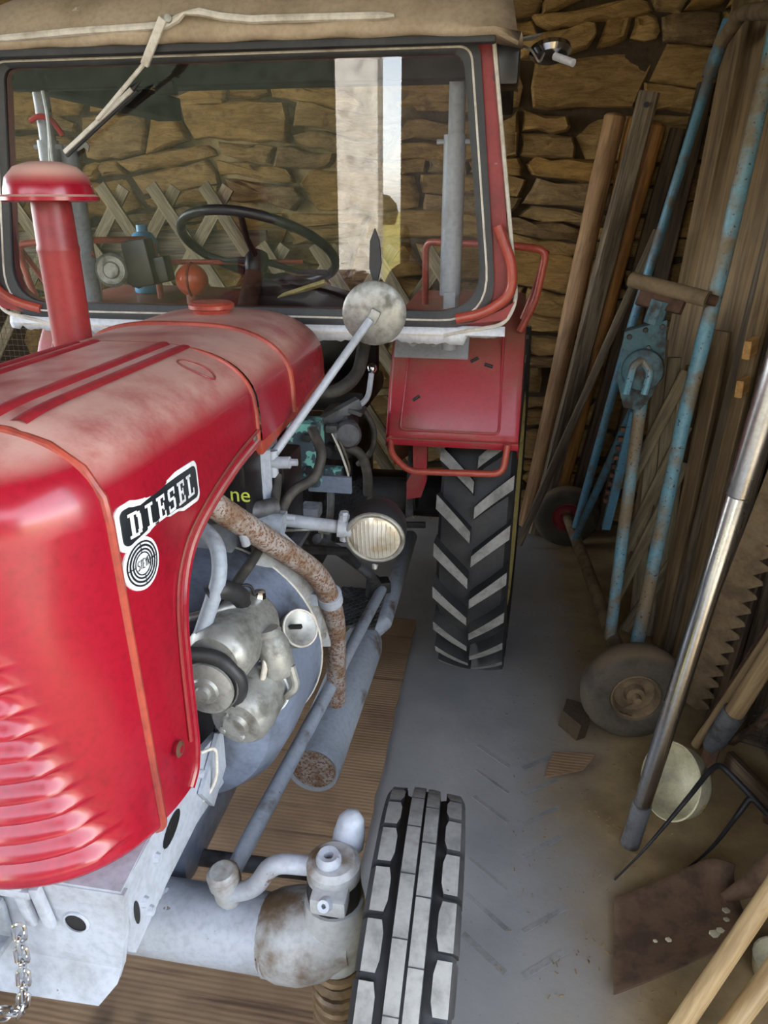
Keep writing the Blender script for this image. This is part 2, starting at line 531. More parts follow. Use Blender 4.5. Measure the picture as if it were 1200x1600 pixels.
PINV = {}
def thing(name, label, cat, loc, group=None):
    o = bpy.data.objects.new(name, None)
    COL.objects.link(o)
    o.location = loc
    o.empty_display_size = 0.1
    o['label'] = label
    o['category'] = cat
    if group:
        o['group'] = group
    PINV[o.name] = Matrix.Translation(-V(loc))
    return o

def tag(o, label, cat, group=None):
    o['label'] = label
    o['category'] = cat
    if group:
        o['group'] = group
    return o

def struct(o):
    o['kind'] = 'structure'
    return o

def local_obj(name, bm, mat, a, b, side=(0, 0, 1), parent=None, sharp=38):
    """mesh built along +Z from z=0 to z=|ab|; placed so that it runs from a to b, local X towards side"""
    o = obj(name, bm, mat, None, sharp)
    a, b = V(a), V(b)
    d = (b - a).normalized()
    s = V(side); s = (s - d * s.dot(d)).normalized()
    n = d.cross(s)
    mt = Matrix(((s.x, n.x, d.x, a.x), (s.y, n.y, d.y, a.y), (s.z, n.z, d.z, a.z), (0, 0, 0, 1)))
    if parent is not None:
        o.parent = parent
        o.matrix_parent_inverse = PINV.get(parent.name, Matrix())
    o.matrix_basis = mt
    return o

def rect_plank(L, w, t, rough=0.004, seed=0, taper=1.0):
    rnd = random.Random(seed)
    bm = nbm()
    k = max(3, int(L / 0.25))
    rows = []
    for i in range(k + 1):
        z = L * i / k
        f = 1 + (taper - 1) * i / k
        j = lambda: rnd.uniform(-rough, rough)
        hw, ht = w / 2 * f, t / 2
        c = min(hw, ht) * 0.22
        ring = [(-hw + c, -ht), (hw - c, -ht), (hw, -ht + c), (hw, ht - c), (hw - c, ht), (-hw + c, ht), (-hw, ht - c), (-hw, -ht + c)]
        rows.append([bm.verts.new((x + j(), y + j() * 0.6, z)) for x, y in ring])
    for a, b in zip(rows, rows[1:]):
        for q in range(8):
            bm.faces.new((a[q], a[(q + 1) % 8], b[(q + 1) % 8], b[q]))
    bm.faces.new(list(reversed(rows[0])))
    bm.faces.new(rows[-1])
    return bm

def round_pole(L, r0, r1, wob=0.003, seed=0, n=12, dome=True):
    rnd = random.Random(seed)
    bm = nbm()
    k = max(4, int(L / 0.12))
    path, rad = [], []
    ph = rnd.uniform(0, 6)
    for i in range(k + 1):
        t = i / k
        path.append((wob * 2 * math.sin(t * 5 + ph), wob * 2 * math.cos(t * 4 + ph), L * t))
        rad.append((r0 + (r1 - r0) * t) * (1 + rnd.uniform(-0.03, 0.03)))
    if dome:
        path.append((path[-1][0], path[-1][1], L + r1 * 0.22)); rad.append(r1 * 0.82)
        path.append((path[-1][0], path[-1][1], L + r1 * 0.3)); rad.append(r1 * 0.5)
    tube(bm, path, rad, n)
    return bm

# ================================================================ THE BARN
XL, XR, YB, YF, ZC = -3.3, 1.0, 3.92, -1.0, 2.95

def slab(name, lo, hi, mat, parent=None):
    bm = nbm()
    box(bm, [(a + b) / 2 for a, b in zip(lo, hi)], [b - a for a, b in zip(lo, hi)])
    return obj(name, bm, mat, parent)

floor = struct(slab('floor', (XL - 0.3, YF - 0.3, -0.12), (XR + 0.3, YB + 0.3, 0.0), 'floor'))
ceil = struct(slab('ceiling', (XL - 0.3, YF - 0.5, ZC), (XR + 0.3, YB + 0.3, ZC + 0.12), 'roof_inside'))
for i in range(9):                                   # roof joists
    x = XL + 0.25 + i * 0.5
    bm = nbm(); box(bm, (x, (YF + YB) / 2, ZC - 0.07), (0.09, YB - YF + 0.3, 0.139), bev=0.006)
    obj('joist', bm, 'dark_wood', ceil)
# stone shells of the three walls (the mortar bed); stones are set in it below
# faint damp prints of the rear tread where the tractor was driven in
for i in range(7):
    y = 1.20 + i * 0.115
    for sg in (-1, 1):
        if (i * 7 + sg) % 5 == 0:
            continue
        bm = nbm(); bar(bm, (0.10 + sg * 0.02, y, 0.0006), (0.10 + sg * 0.125, y + 0.085, 0.0006), 0.001, 0.016 - 0.003 * (i % 3), (0, 0, 1))
        obj('tyre_print', bm, 'print', floor)
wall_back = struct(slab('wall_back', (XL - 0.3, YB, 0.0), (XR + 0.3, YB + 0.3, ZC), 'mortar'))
bm = nbm()                                            # the left wall has a wide side door, standing open
for lo, hi in (((XL - 0.3, YF, 0.0), (XL, 0.8, ZC)), ((XL - 0.3, 3.3, 0.0), (XL, YB, ZC)), ((XL - 0.3, 0.8, 2.5), (XL, 3.3, ZC))):
    box(bm, [(a + b) / 2 for a, b in zip(lo, hi)], [b - a for a, b in zip(lo, hi)])
wall_left = struct(obj('wall_left', bm, 'mortar'))
wall_right = struct(slab('wall_right', (XR, 0.75, 0.0), (XR + 0.3, YB, ZC), 'mortar'))

def stone(parent, cs, depth, rnd, place):
    """cs: four corners (u, v) counter-clockwise; place(u, v, out) -> world point"""
    pts = []
    n = 4
    for i in range(n):
        a = V((*cs[i], 0)); b = V((*cs[(i + 1) % n], 0))
        L = (b - a).length
        k = max(2, min(6, int(L / 0.07)))
        for j in range(k):
            t = j / k
            p = a.lerp(b, t)
            pts.append(p)
    c = sum(pts, V((0, 0, 0))) / len(pts)
    w = max(abs(p.x - c.x) for p in pts); h = max(abs(p.y - c.y) for p in pts)
    # knock the corners off, jitter the edge
    out = []
    for p in pts:
        q = p - c
        k = (abs(q.x) / w) ** 3 * (abs(q.y) / h) ** 3
        q = q * (1 - rnd.uniform(0.02, 0.26) * k - rnd.uniform(0.0, 0.03))
        q.x += rnd.uniform(-0.012, 0.012); q.y += rnd.uniform(-0.011, 0.009)
        out.append(q)
    tilt_x, tilt_y = rnd.uniform(-0.09, 0.09), rnd.uniform(-0.28, 0.16)
    bm = nbm()
    g = min(0.018, h * 0.3)
    rows = []
    for (shr, dep) in ((0.0, -0.03), (0.0, depth * 0.45), (0.55, depth * 0.85), (1.0, depth), (3.2, depth)):
        ring = []
        for q in out:
            l = max(0.2, 1 - shr * g / max(0.02, math.hypot(q.x, q.y * 1.0)))
            if shr > 2:
                l = 0.5
            p = q * l
            d = dep
            if dep > 0:
                d += (tilt_x * p.x + tilt_y * p.y) + (rnd.uniform(-0.011, 0.009) if shr else 0)
            ring.append(bm.verts.new(place(c.x + p.x, c.y + p.y, d)))
        rows.append(ring)
    m = len(out)
    for a, b in zip(rows, rows[1:]):
        for j in range(m):
            bm.faces.new((a[j], a[(j + 1) % m], b[(j + 1) % m], b[j]))
    cv = bm.verts.new(place(c.x, c.y, depth + rnd.uniform(-0.006, 0.008)))
    for j in range(m):
        bm.faces.new((rows[-1][j], rows[-1][(j + 1) % m], cv))
    return obj('stone', bm, 'stone', parent, sharp=50)

def stone_wall(parent, u0, u1, z0, z1, place, seed, big=None, hmin=0.075, hmax=0.19):
    rnd = random.Random(seed)
    wav = lambda u, z: 0.045 * math.sin(u * 1.9 + z * 2.3) + 0.028 * math.sin(u * 4.3 - z * 3.1 + 1.0) + 0.016 * math.sin(u * 11.0 + z * 7.0)
    zs = [z0]
    while zs[-1] < z1 - hmin:
        zs.append(min(z1, zs[-1] + rnd.uniform(hmin, hmax)))
    if big:                                          # the course that holds the long slab
        zs = [z for z in zs if not (big[2] - 0.06 < z < big[3] + 0.06)] + [big[2], big[3]]
        zs.sort()
    for za, zb in zip(zs, zs[1:]):
        hh = zb - za
        u = u0 - rnd.uniform(0, 0.2)
        sl_prev = 0.0
        while u < u1:
            wd = max(0.08, rnd.uniform(0.8, 3.6) * hh) if rnd.random() < 0.8 else rnd.uniform(0.35, 0.6)
            isbig = False
            if big and abs(za - big[2]) < 1e-6:
                if u < big[0] < u + wd + 0.12:
                    if big[0] - u > 0.08:
                        wd = big[0] - u
                    else:
                        u = big[0]
                        wd = big[1] - big[0]; isbig = True
                elif abs(u - big[0]) < 1e-6:
                    wd = big[1] - big[0]; isbig = True
            ub = u + wd
            if ub > u0 + 0.05 and u < u1 - 0.05:
                s0, s1 = sl_prev, rnd.uniform(-0.5, 0.5) * hh
                sl_prev = s1
                parts = [(za, zb)]
                if hh > 0.15 and not isbig and rnd.random() < 0.45:
                    zm = za + hh * rnd.uniform(0.38, 0.62)
                    parts = [(za, zm), (zm, zb)]
                for (a, b) in parts:
                    j = rnd.uniform(0.001, 0.006)
                    cs = [(u + j + s0 * (a - za) / hh, a + j + wav(u, a)), (ub - j + s1 * (a - za) / hh, a + j + wav(ub, a)),
                          (ub - j + s1 * (b - za) / hh, b - j + wav(ub, b)), (u + j + s0 * (b - za) / hh, b - j + wav(u, b))]
                    cs = [(min(max(x, u0), u1), min(max(z, z0 + 0.005), z1 - 0.005)) for x, z in cs]
                    if cs[1][0] - cs[0][0] > 0.04 and cs[3][1] - cs[0][1] > 0.02:
                        stone(parent, cs, rnd.uniform(0.02, 0.06), rnd, place)
            u = ub
stone_wall(wall_back, -2.75, 0.99, 0.0, 2.62, lambda u, v, d: (u, YB - d, v), 5, big=(0.0, 0.47, 2.05, 2.27), hmin=0.07, hmax=0.2)

# ---------------------------------------------------------------- outside the open front
yard = struct(slab('yard_ground', (-30, -6.6, -0.2), (24, YF - 0.3, -0.02), 'yard'))
fld = struct(slab('field_ground', (-60, -150, -0.3), (60, -6.6, -0.03), 'field'))
ob = thing('added_shed', 'unseen dark boarded shed added to darken the windscreen reflection', 'shed', (3.0, -7.6, -0.02))  # unseen, added so the windscreen mirrors something dark instead of low sky
bm = nbm(); box(bm, (3.0, -8.0, 2.25), (9.36, 1.2, 4.54)); obj('shed_wall', bm, 'barnboard', ob)
bm = nbm(); prism(bm, [(-1.7, -8.8, 4.52), (-1.7, -7.2, 4.52), (-1.7, -8.0, 4.9)], (9.5, 0, 0)); obj('shed_roof', bm, 'rust', ob)
hs_ = thing('white_wall', 'white plastered wall end with a brown cap board beside the yard gap', 'wall', (-2.2, -7.0, -0.02))
bm = nbm(); box(bm, (-2.17, -7.0, 2.0), (0.55, 0.4, 4.06)); obj('wall_body', bm, 'plaster', hs_)
bm = nbm(); box(bm, (-2.17, -6.99, 4.07), (0.62, 0.5, 0.08)); obj('cap_board', bm, 'brown_wood', hs_)
hd = thing('added_hedge', 'unseen tall dark foliage added to keep low sky out of the windscreen', 'added_hedge', (-8.0, -7.5, -0.02))  # added out of view, its height blocks low sky from the windscreen reflection
bm = nbm(); box(bm, (-8.2, -8.2, 2.2), (11.3, 0.8, 4.44), bev=0.2); obj('foliage', bm, 'added_hedge', hd)
for i in range(3):
    bm = nbm()
    bmesh.ops.create_icosphere(bm, subdivisions=2, radius=1.0, matrix=Matrix.Translation((-16 + i * 4.5, -60 - i, 0.9)) @ Matrix.Diagonal((1.6, 1.2, 1.2 + 0.3 * i, 1)))
    tag(obj('field_bush', bm, 'added_hedge'), ('low round dark bush in the dry field', 'middle-sized dark bush in the dry field', 'tallest dark bush in the dry field')[i], 'bush', 'bushes by the field')

# ================================================================ THE TRACTOR
CX = -0.70
T = thing('tractor', 'dusty red old diesel tractor with cab, grey engine and black tyres', 'tractor', (CX, 1.75, 0.0))
def part(name, bm, mat, parent=None, **kw):
    return obj(name, bm, mat, parent or T, **kw)

# ---------------------------------------------------------------- hood and nose
WH, YN, DN = 0.235, 0.90, 0.262          # half width, where the nose starts to round, its length
def half_w(y, W=WH):
    if y >= YN:
        return W
    q = min(1.0, (YN - y) / DN)
    return W * max(0.0, 1 - q ** 2.5) ** (1 / 2.5)
def rho(dx, y, W=WH):
    a = (abs(dx) / W) ** 2.5
    if y < YN:
        a += ((YN - y) / DN) ** 2.5
    return min(1.0, a ** (1 / 2.5))
ZR, ZT = 1.288, 1.408
def zcap(r, zt=ZT, zr=ZR):
    return zr + (zt - zr) * max(0.0, 1 - r ** 3.0) ** (1 / 2.2)
FR = [0, 0.08, 0.16, 0.24, 0.32, 0.40, 0.48, 0.56, 0.64, 0.71, 0.78, 0.84, 0.89, 0.93, 0.96, 0.985, 1.0]
def louver(dx, z):
    """pressed ventilation ribs in the nose: outward bulge"""
    n = 11
    zt, zb = 1.165, 0.815
    if z > zt or z < zb:
        return 0.0
    p = (zt - z) / (zt - zb) * n
    f = p - math.floor(p)
    prof = (math.sin(f / 0.84 * PI / 2) ** 1.5) if f < 0.84 else math.cos((f - 0.84) / 0.16 * PI / 2)
    lim = 0.115 + 0.075 * (math.floor(p) / n) + 0.018 * f
    k = min(1.0, max(0.0, (lim - abs(dx)) / 0.035))
    k = k * k * (3 - 2 * k)
    return 0.0155 * prof * k
def nose_sec(y, sgn):
    pts = []
    w = half_w(y)
    for f in FR:
        dx = w * f
        pts.append((CX + sgn * dx, y, zcap(rho(dx, y))))
    q = (YN - y) / DN
    nx, ny = (max(w, 1e-4) / WH) ** 1.5 / WH, -(q ** 1.5) / DN
    l = math.hypot(nx, ny); nx /= l; ny /= l
    rows = 170
    zb = 0.775
    for i in range(1, rows + 1):
        z = ZR + (zb - ZR) * i / rows
        lean = 0.016 * (ZR - z) / (ZR - zb)
        tuck = -0.02 * max(0.0, (0.80 - z) / 0.025) ** 2
        d = louver(w, z) + lean + tuck
        pts.append((CX + sgn * (w + nx * d), y + ny * d, z))
    return pts
YS = 0.775
nose_ys = [YN - DN * math.sin(a * PI / 180) for a in [math.degrees(math.asin((YN - YS) / DN)) + (90 - math.degrees(math.asin((YN - YS) / DN))) * i / 20 for i in range(21)]]
bm = nbm()
for sgn in (1, -1):
    grid(bm, [nose_sec(y, sgn) for y in nose_ys])
nose = part('nose_cowl', bm, 'red_nose', sharp=60)

ARCH = [(0.775, 0.80), (0.84, 0.803), (0.862, 0.82), (0.876, 0.86), (0.881, 0.93), (0.887, 1.00), (0.897, 1.07), (0.915, 1.12), (0.95, 1.162), (1.00, 1.185), (1.08, 1.205), (1.18, 1.222), (1.29, 1.232)]
def arch_z(y):
    for (y0, z0), (y1, z1) in zip(ARCH, ARCH[1:]):
        if y <= y1:
            return z0 + (z1 - z0) * (y - y0) / (y1 - y0)
    return ARCH[-1][1]
def hood_sec(y, sgn, zb, W=WH, zt=ZT, zr=ZR, nz=16, crease=True, flare=0.016):
    w = half_w(y, W)
    pts = []
    for f in FR:
        dx = w * f
        z = zcap(rho(dx, y, W), zt, zr)
        if crease and dx < 0.135:
            z += 0.0045 * min(1.0, (0.135 - dx) / 0.008)
        pts.append((CX + sgn * dx, y, z))
    for i in range(1, nz + 1):
        z = zr + (min(zb, zr - 0.004) - zr) * i / nz
        pts.append((CX + sgn * (w + flare * max(0, (ZR - z)) / 0.48), y, z))
    return pts
hood_ys = sorted(set([0.775 + 0.0125 * i for i in range(5)] + [p[0] for p in ARCH] + [0.869, 0.872, 0.8785, 0.884, 0.892, 0.905, 0.93, 0.975, 1.04, 1.13, 1.23]))
bm = nbm()
for sgn in (1, -1):
    grid(bm, [hood_sec(y, sgn, arch_z(y)) for y in hood_ys])
hood = part('hood', bm, 'red', sharp=50)
# raised beads: the seam round the nose, the arch edge, the rear edge
def bead(name, path, r, mat='orange_red', parent=None):
    bm = nbm(); tube(bm, path, r, 8); return part(name, bm, mat, parent)
sec = nose_sec(YS, 1)
bead('seam_bead', [(CX - (p[0] - CX), p[1], p[2]) for p in reversed(sec[::3])] + [p for p in sec[::3]][1:], 0.0062, 'orange_red', hood)
for sgn in (1, -1):
    path = []
    for y, z in ARCH[1:]:
        w = half_w(y) + 0.016 * max(0, ZR - z) / 0.48
        path.append((CX + sgn * (w + 0.0005), y + 0.0, z))
    bead('edge_roll', bend(path, 0.03, 3), 0.0055, 'red', hood)
    path2 = [(p[0] + sgn * 0.001, p[1] - 0.022 * min(1, max(0.0, (1.0 - p[1]) * 12)), p[2] + 0.022) for p in path[2:]]
    bead('pressed_line', bend(path2, 0.03, 3), 0.003, 'red_faded', hood)
sec = hood_sec(1.29, 1, 1.232, crease=False)
bead('rear_edge', [(2 * CX - p[0], p[1], p[2]) for p in reversed(sec)] + sec[1:], 0.005, 'orange_red', hood)
for dx in (0.068, 0.108, -0.068, -0.108):           # pressed ribs along the hood top
    bm = nbm()
    rows = []
    for i in range(24):
        y = 0.79 + (1.285 - 0.79) * i / 23
        zc = zcap(rho(dx, y)) + 0.0045
        rows.append([(CX + dx + o, y, zc + h) for o, h in ((-0.013, -0.001), (-0.008, 0.003), (0, 0.004), (0.008, 0.003), (0.013, -0.001))])
    grid(bm, rows)
    part('pressed_rib', bm, 'clean_red', hood)
bm = nbm(); lathe(bm, [(0.006, 0.003), (0.011, 0.002), (0.013, 0)], (CX + 0.252, 0.815, 0.90), (1, 0, 0.02), 12); part('latch_rivet', bm, 'rust', hood)
bm = nbm(); lathe(bm, [(0, 0.004), (0.007, 0.003), (0.010, 0)], (CX + 0.236, 1.272, 1.245), (1, 0, 0.02), 12); part('hood_screw', bm, 'alu', hood)
bm = nbm()
tube(bm, [(CX + 0.165 + 0.032 * math.cos(a * PI / 9), 1.20 + 0.022 * math.sin(a * PI / 9), zcap(rho(0.165 + 0.032 * math.cos(a * PI / 9), 1.2)) + 0.001) for a in range(18)], 0.0022, 6, closed=True)
part('pressed_oval', bm, 'red_faded', hood)

# tank cowl
bm = nbm()
WT = 0.243
tys = [1.29, 1.35, 1.45, 1.55, 1.65, 1.74, 1.78, 1.80, 1.812, 1.818]
for sgn in (1, -1):
    rows = []
    for y in tys:
        k = 0.0 if y < 1.78 else ((y - 1.78) / 0.038)
        W = WT - 0.02 * k * k
        zt = ZT + 0.004 - 0.02 * k * k
        rows.append(hood_sec(y, sgn, 1.232 + 0.03 * max(0, (y - 1.5) / 0.3), W, zt, ZR + 0.005, 6, False))
    rows.append([(CX + sgn * (WT - 0.02) * f, 1.818, 1.25 + 0.1 * (1 - f)) for f in [p / 22 for p in range(len(rows[0]))]])
    grid(bm, rows)
tank = part('tank_cowl', bm, 'red', sharp=60)
for y in (1.50,):
    sec = hood_sec(y, 1, 1.235, WT, ZT + 0.004, ZR + 0.005, 6, False)
    bead('strap', [(2 * CX - p[0], p[1], p[2]) for p in reversed(sec)] + sec[1:], 0.0075, 'orange_red', tank)
bm = nbm(); bar(bm, (CX + 0.23, 1.30, 1.215), (CX + 0.23, 1.80, 1.245), 0.03, 0.02, (0, 0, 1), 0.004); part('cowl_rail', bm, 'orange_red', tank)
bm = nbm(); lathe(bm, [(0, 0.026), (0.046, 0.025), (0.053, 0.019), (0.053, 0.011), (0.046, 0.008), (0.040, -0.004), (0.04, -0.02)], (CX, 1.69, ZT + 0.004), (0, 0, 1), 28); cap_ = part('fuel_cap', bm, 'orange_red')

# ---------------------------------------------------------------- DIESEL badge and round emblem
XB = CX + half_w(0.9) + 0.0015
def rrect(w, h, r, n=6):
    out = []
    for cx, cy, a0 in ((w / 2 - r, h / 2 - r, 0), (-w / 2 + r, h / 2 - r, 90), (-w / 2 + r, -h / 2 + r, 180), (w / 2 - r, -h / 2 + r, 270)):
        for i in range(n + 1):
            a = math.radians(a0 + 90 * i / n)
            out.append((cx + r * math.cos(a), cy + r * math.sin(a)))
    return out
def side_pt(u, v, off, c=(0.892, 1.262), rot=-0.03):
    """u along the hood, v up; the badge follows the curved hood side"""
    y = c[0] + u * math.cos(rot) - v * math.sin(rot)
    z = c[1] + u * math.sin(rot) + v * math.cos(rot)
    if z > ZR:
        t = min(0.9999, ((z - ZR) / (ZT - ZR)) ** 2.2)
        dx = half_w(y) * (1 - t) ** (1 / 3.0)
    else:
        dx = half_w(y) + 0.016 * (ZR - z) / 0.48
    return (CX + dx + off, y, z + off * 0.25)
def badge_plate(name, poly, off, mat, parent, c=(0.892, 1.262), rot=-0.03):
    bm = nbm()
    n = len(poly)
    rings = []
    for s in (1.0, 0.75, 0.5, 0.25):
        rings.append([bm.verts.new(side_pt(u * s, v * s, off, c, rot)) for u, v in poly])
    for a, b in zip(rings, rings[1:]):
        for j in range(n):
            bm.faces.new((a[j], a[(j + 1) % n], b[(j + 1) % n], b[j]))
    bm.faces.new(rings[-1])
    lo = [bm.verts.new(side_pt(u, v, off - 0.0025, c, rot)) for u, v in poly]
    for j in range(n):
        bm.faces.new((rings[0][j], lo[j], lo[(j + 1) % n], rings[0][(j + 1) % n]))
    return part(name, bm, mat, parent)
badge = badge_plate('diesel_badge', rrect(0.222, 0.064, 0.013), 0.0022, 'label_white', T)
badge['label'] = 'white bordered black badge reading DIESEL'
badge_plate('badge_field', rrect(0.208, 0.050, 0.010), 0.0034, 'label_black', badge)
GL = {   # slab letters drawn from rectangles on a 10 x 16 cell: (x0, y0, x1, y1)
    'D': [(0, 0, 7, 2), (0, 14, 7, 16), (1.5, 0, 4.3, 16), (7, 1, 8.6, 15), (6.2, 1, 9.2, 4), (6.2, 12, 9.2, 15), (7.2, 3, 9.8, 13)],
    'I': [(1.5, 0, 8.5, 2), (1.5, 14, 8.5, 16), (3.6, 0, 6.4, 16)],
    'E': [(0, 0, 9, 2), (0, 14, 9, 16), (1.5, 0, 4.3, 16), (4, 7, 7, 9), (7.4, 0, 9, 4.5), (7.4, 11.5, 9, 16), (6.2, 5.6, 7.4, 10.4)],
    'S': [(1, 0, 8, 2.2), (1, 13.8, 8, 16), (0.4, 9, 3, 14.6), (1.4, 7.6, 7.6, 9.6), (6.2, 1.4, 8.8, 8), (0.2, 0, 1.8, 5), (7.2, 11, 8.8, 16)],
    'L': [(0, 0, 9, 2), (0, 14, 6, 16), (1.5, 0, 4.3, 16), (7.4, 0, 9, 5)],
}
cell = 0.034 / 16
for k, ch in enumerate('DIESEL'):
    bm = nbm()
    u0 = -0.0935 + k * 0.0318
    for (x0, y0, x1, y1) in GL[ch]:
        for s in range(3):
            ya, yb = y0 + (y1 - y0) * s / 3, y0 + (y1 - y0) * (s + 1) / 3
            q = [(u0 + x * cell * 1.22, -0.017 + y * cell) for x, y in ((x0, ya), (x1, ya), (x1, yb), (x0, yb))]
            bm.faces.new([bm.verts.new(side_pt(u, v, 0.0046)) for u, v in q])
    part('letter', bm, 'label_white', badge, recalc=False)
EC = (0.815, 1.206)
circ = lambda r, n=36: [(r * math.cos(2 * PI * i / n), r * math.sin(2 * PI * i / n)) for i in range(n)]
em = badge_plate('round_emblem', circ(0.0365), 0.0024, 'label_white', T, EC, 0)
em['label'] = 'round white sticker with black target rings'
def ring_plate(r0, r1, off, mat, parent):
    bm = nbm()
    n = 40
    a = [bm.verts.new(side_pt(r0 * math.cos(2 * PI * i / n), r0 * math.sin(2 * PI * i / n), off, EC, 0)) for i in range(n)]
    b = [bm.verts.new(side_pt(r1 * math.cos(2 * PI * i / n), r1 * math.sin(2 * PI * i / n), off, EC, 0)) for i in range(n)]
    for i in range(n):
        bm.faces.new((a[i], a[(i + 1) % n], b[(i + 1) % n], b[i]))
    return part('ring', bm, mat, parent)
for r0, r1 in ((0.029, 0.0315), (0.0235, 0.0265), (0.0185, 0.021), (0.0145, 0.0163)):
    ring_plate(r0, r1, 0.0034, 'label_black', em)
def em_strip(pts, w, off=0.0036):
    bm = nbm()
    for (u0, v0), (u1, v1) in zip(pts, pts[1:]):
        d = V((u1 - u0, v1 - v0)); L = d.length; d /= L
        nx, ny = -d.y * w, d.x * w
        bm.faces.new([bm.verts.new(side_pt(u, v, off, EC, 0)) for u, v in ((u0 - nx, v0 - ny), (u1 - nx, v1 - ny), (u1 + nx, v1 + ny), (u0 + nx, v0 + ny))])
    return part('emblem_mark', bm, 'label_black', em, recalc=False)
for sx, sy in ((1, 0), (-1, 0), (0, 1), (0, -1)):
    em_strip([(sx * 0.0145, sy * 0.0145), (sx * 0.0315, sy * 0.0315)], 0.0007)
# small slanted word across the centre: S T E Y R strokes
word = [[(1, 1), (0, 0.95), (0, 0.55), (1, 0.45), (1, 0.05), (0, 0)], [(0, 1), (1, 1)], [(0.5, 1), (0.5, 0)], [(1, 1), (0, 1), (0, 0), (1, 0)], [(0, 0.5), (0.8, 0.5)],
        [(0, 1), (0.5, 0.5), (1, 1)], [(0.5, 0.5), (0.5, 0)], [(0, 0), (0, 1), (1, 1), (1, 0.5), (0, 0.5)], [(0.3, 0.5), (1, 0)]]
which = [0, 1, 1, 2, 2, 3, 3, 4, 4]
for strokes, k in zip(word, which):
    em_strip([(-0.0125 + k * 0.0052 + x * 0.0038 + y * 0.002, -0.006 + y * 0.012) for x, y in strokes], 0.0006)

# ---------------------------------------------------------------- intake stack
sx, sy = -0.855, 1.352
st = nbm(); lathe(st, [(0.037, -0.06), (0.037, 0.19), (0.0385, 0.195), (0.0385, 0.20), (0.037, 0.205), (0.035, 0.30)], (sx, sy, 1.372), (0, 0, 1), 28)
stack = part('intake_stack', st, 'red_faded')
bm = nbm(); lathe(bm, [(0.0, 0.058), (0.03, 0.056), (0.055, 0.048), (0.072, 0.03), (0.078, 0.01), (0.079, 0.002), (0.086, -0.002), (0.086, -0.008), (0.079, -0.011), (0.06, -0.008), (0.03, 0.01)], (sx, sy, 1.662), (0, 0, 1), 36); part('stack_cap', bm, 'red', stack)

# ---------------------------------------------------------------- front frame, hitch, chain
bm = nbm()
# front plate: a slightly bent trapezoid across the nose, right end folded back into the frame rail
def plate(bm, poly, th):
    prism(bm, poly, th)
FZ = 0.775
plate(bm, [(-0.925, 0.66, FZ), (-0.475, 0.66, FZ), (-0.484, 0.66, 0.70), (-0.500, 0.66, 0.622), (-0.90, 0.66, 0.622)], (0, 0.012, 0))
plate(bm, [(-0.90, 0.66, 0.6225), (-0.500, 0.66, 0.6225), (-0.506, 0.652, 0.60), (-0.535, 0.640, 0.562), (-0.86, 0.640, 0.548), (-0.89, 0.650, 0.59)], (0, 0.012, 0.002))
fp = part('front_plate', bm, 'grey')
bm = nbm(); lathe(bm, [(0.0, 0.0015), (0.0165, 0.0015), (0.0168, 0)], (-0.556, 0.6595, 0.708), (0, -1, 0), 24); part('plate_hole', bm, 'black', fp)
bm = nbm(); lathe(bm, [(0.0165, 0.0035), (0.019, 0.003), (0.0195, 0)], (-0.556, 0.6595, 0.708), (0, -1, 0), 24); part('hole_rim', bm, 'grey', fp)
for x0 in (-0.604, -0.632):
    bm = nbm(); bar(bm, (x0, 0.652, 0.775), (x0 + 0.012, 0.652, 0.70), 0.016, 0.012, (1, 0, 0), 0.004); part('weld_strap', bm, 'grey', fp)
bm = nbm(); bar(bm, (-0.88, 0.652, 0.762), (-0.61, 0.652, 0.762), 0.014, 0.014, (0, 0, 1), 0.003); part('plate_lip', bm, 'grey', fp)
bm = nbm(); box(bm, (-0.725, 0.615, 0.735), (0.13, 0.08, 0.012), bev=0.003); box(bm, (-0.725, 0.615, 0.665), (0.13, 0.08, 0.012), bev=0.003); box(bm, (-0.725, 0.652, 0.70), (0.13, 0.010, 0.065), bev=0.003); part('hitch_jaw', bm, 'grey_dirty')
bm = nbm(); box(bm, (CX, 0.81, 0.766), (0.40, 0.28, 0.014), bev=0.003); part('frame_deck', bm, 'grey', fp)
bm = nbm(); prism(bm, [(-0.92, 0.662, 0.773), (-0.48, 0.662, 0.773), (-0.492, 0.95, 0.78), (-0.908, 0.95, 0.78)], (0, 0, 0.006)); part('deck_lip', bm, 'grey', fp)
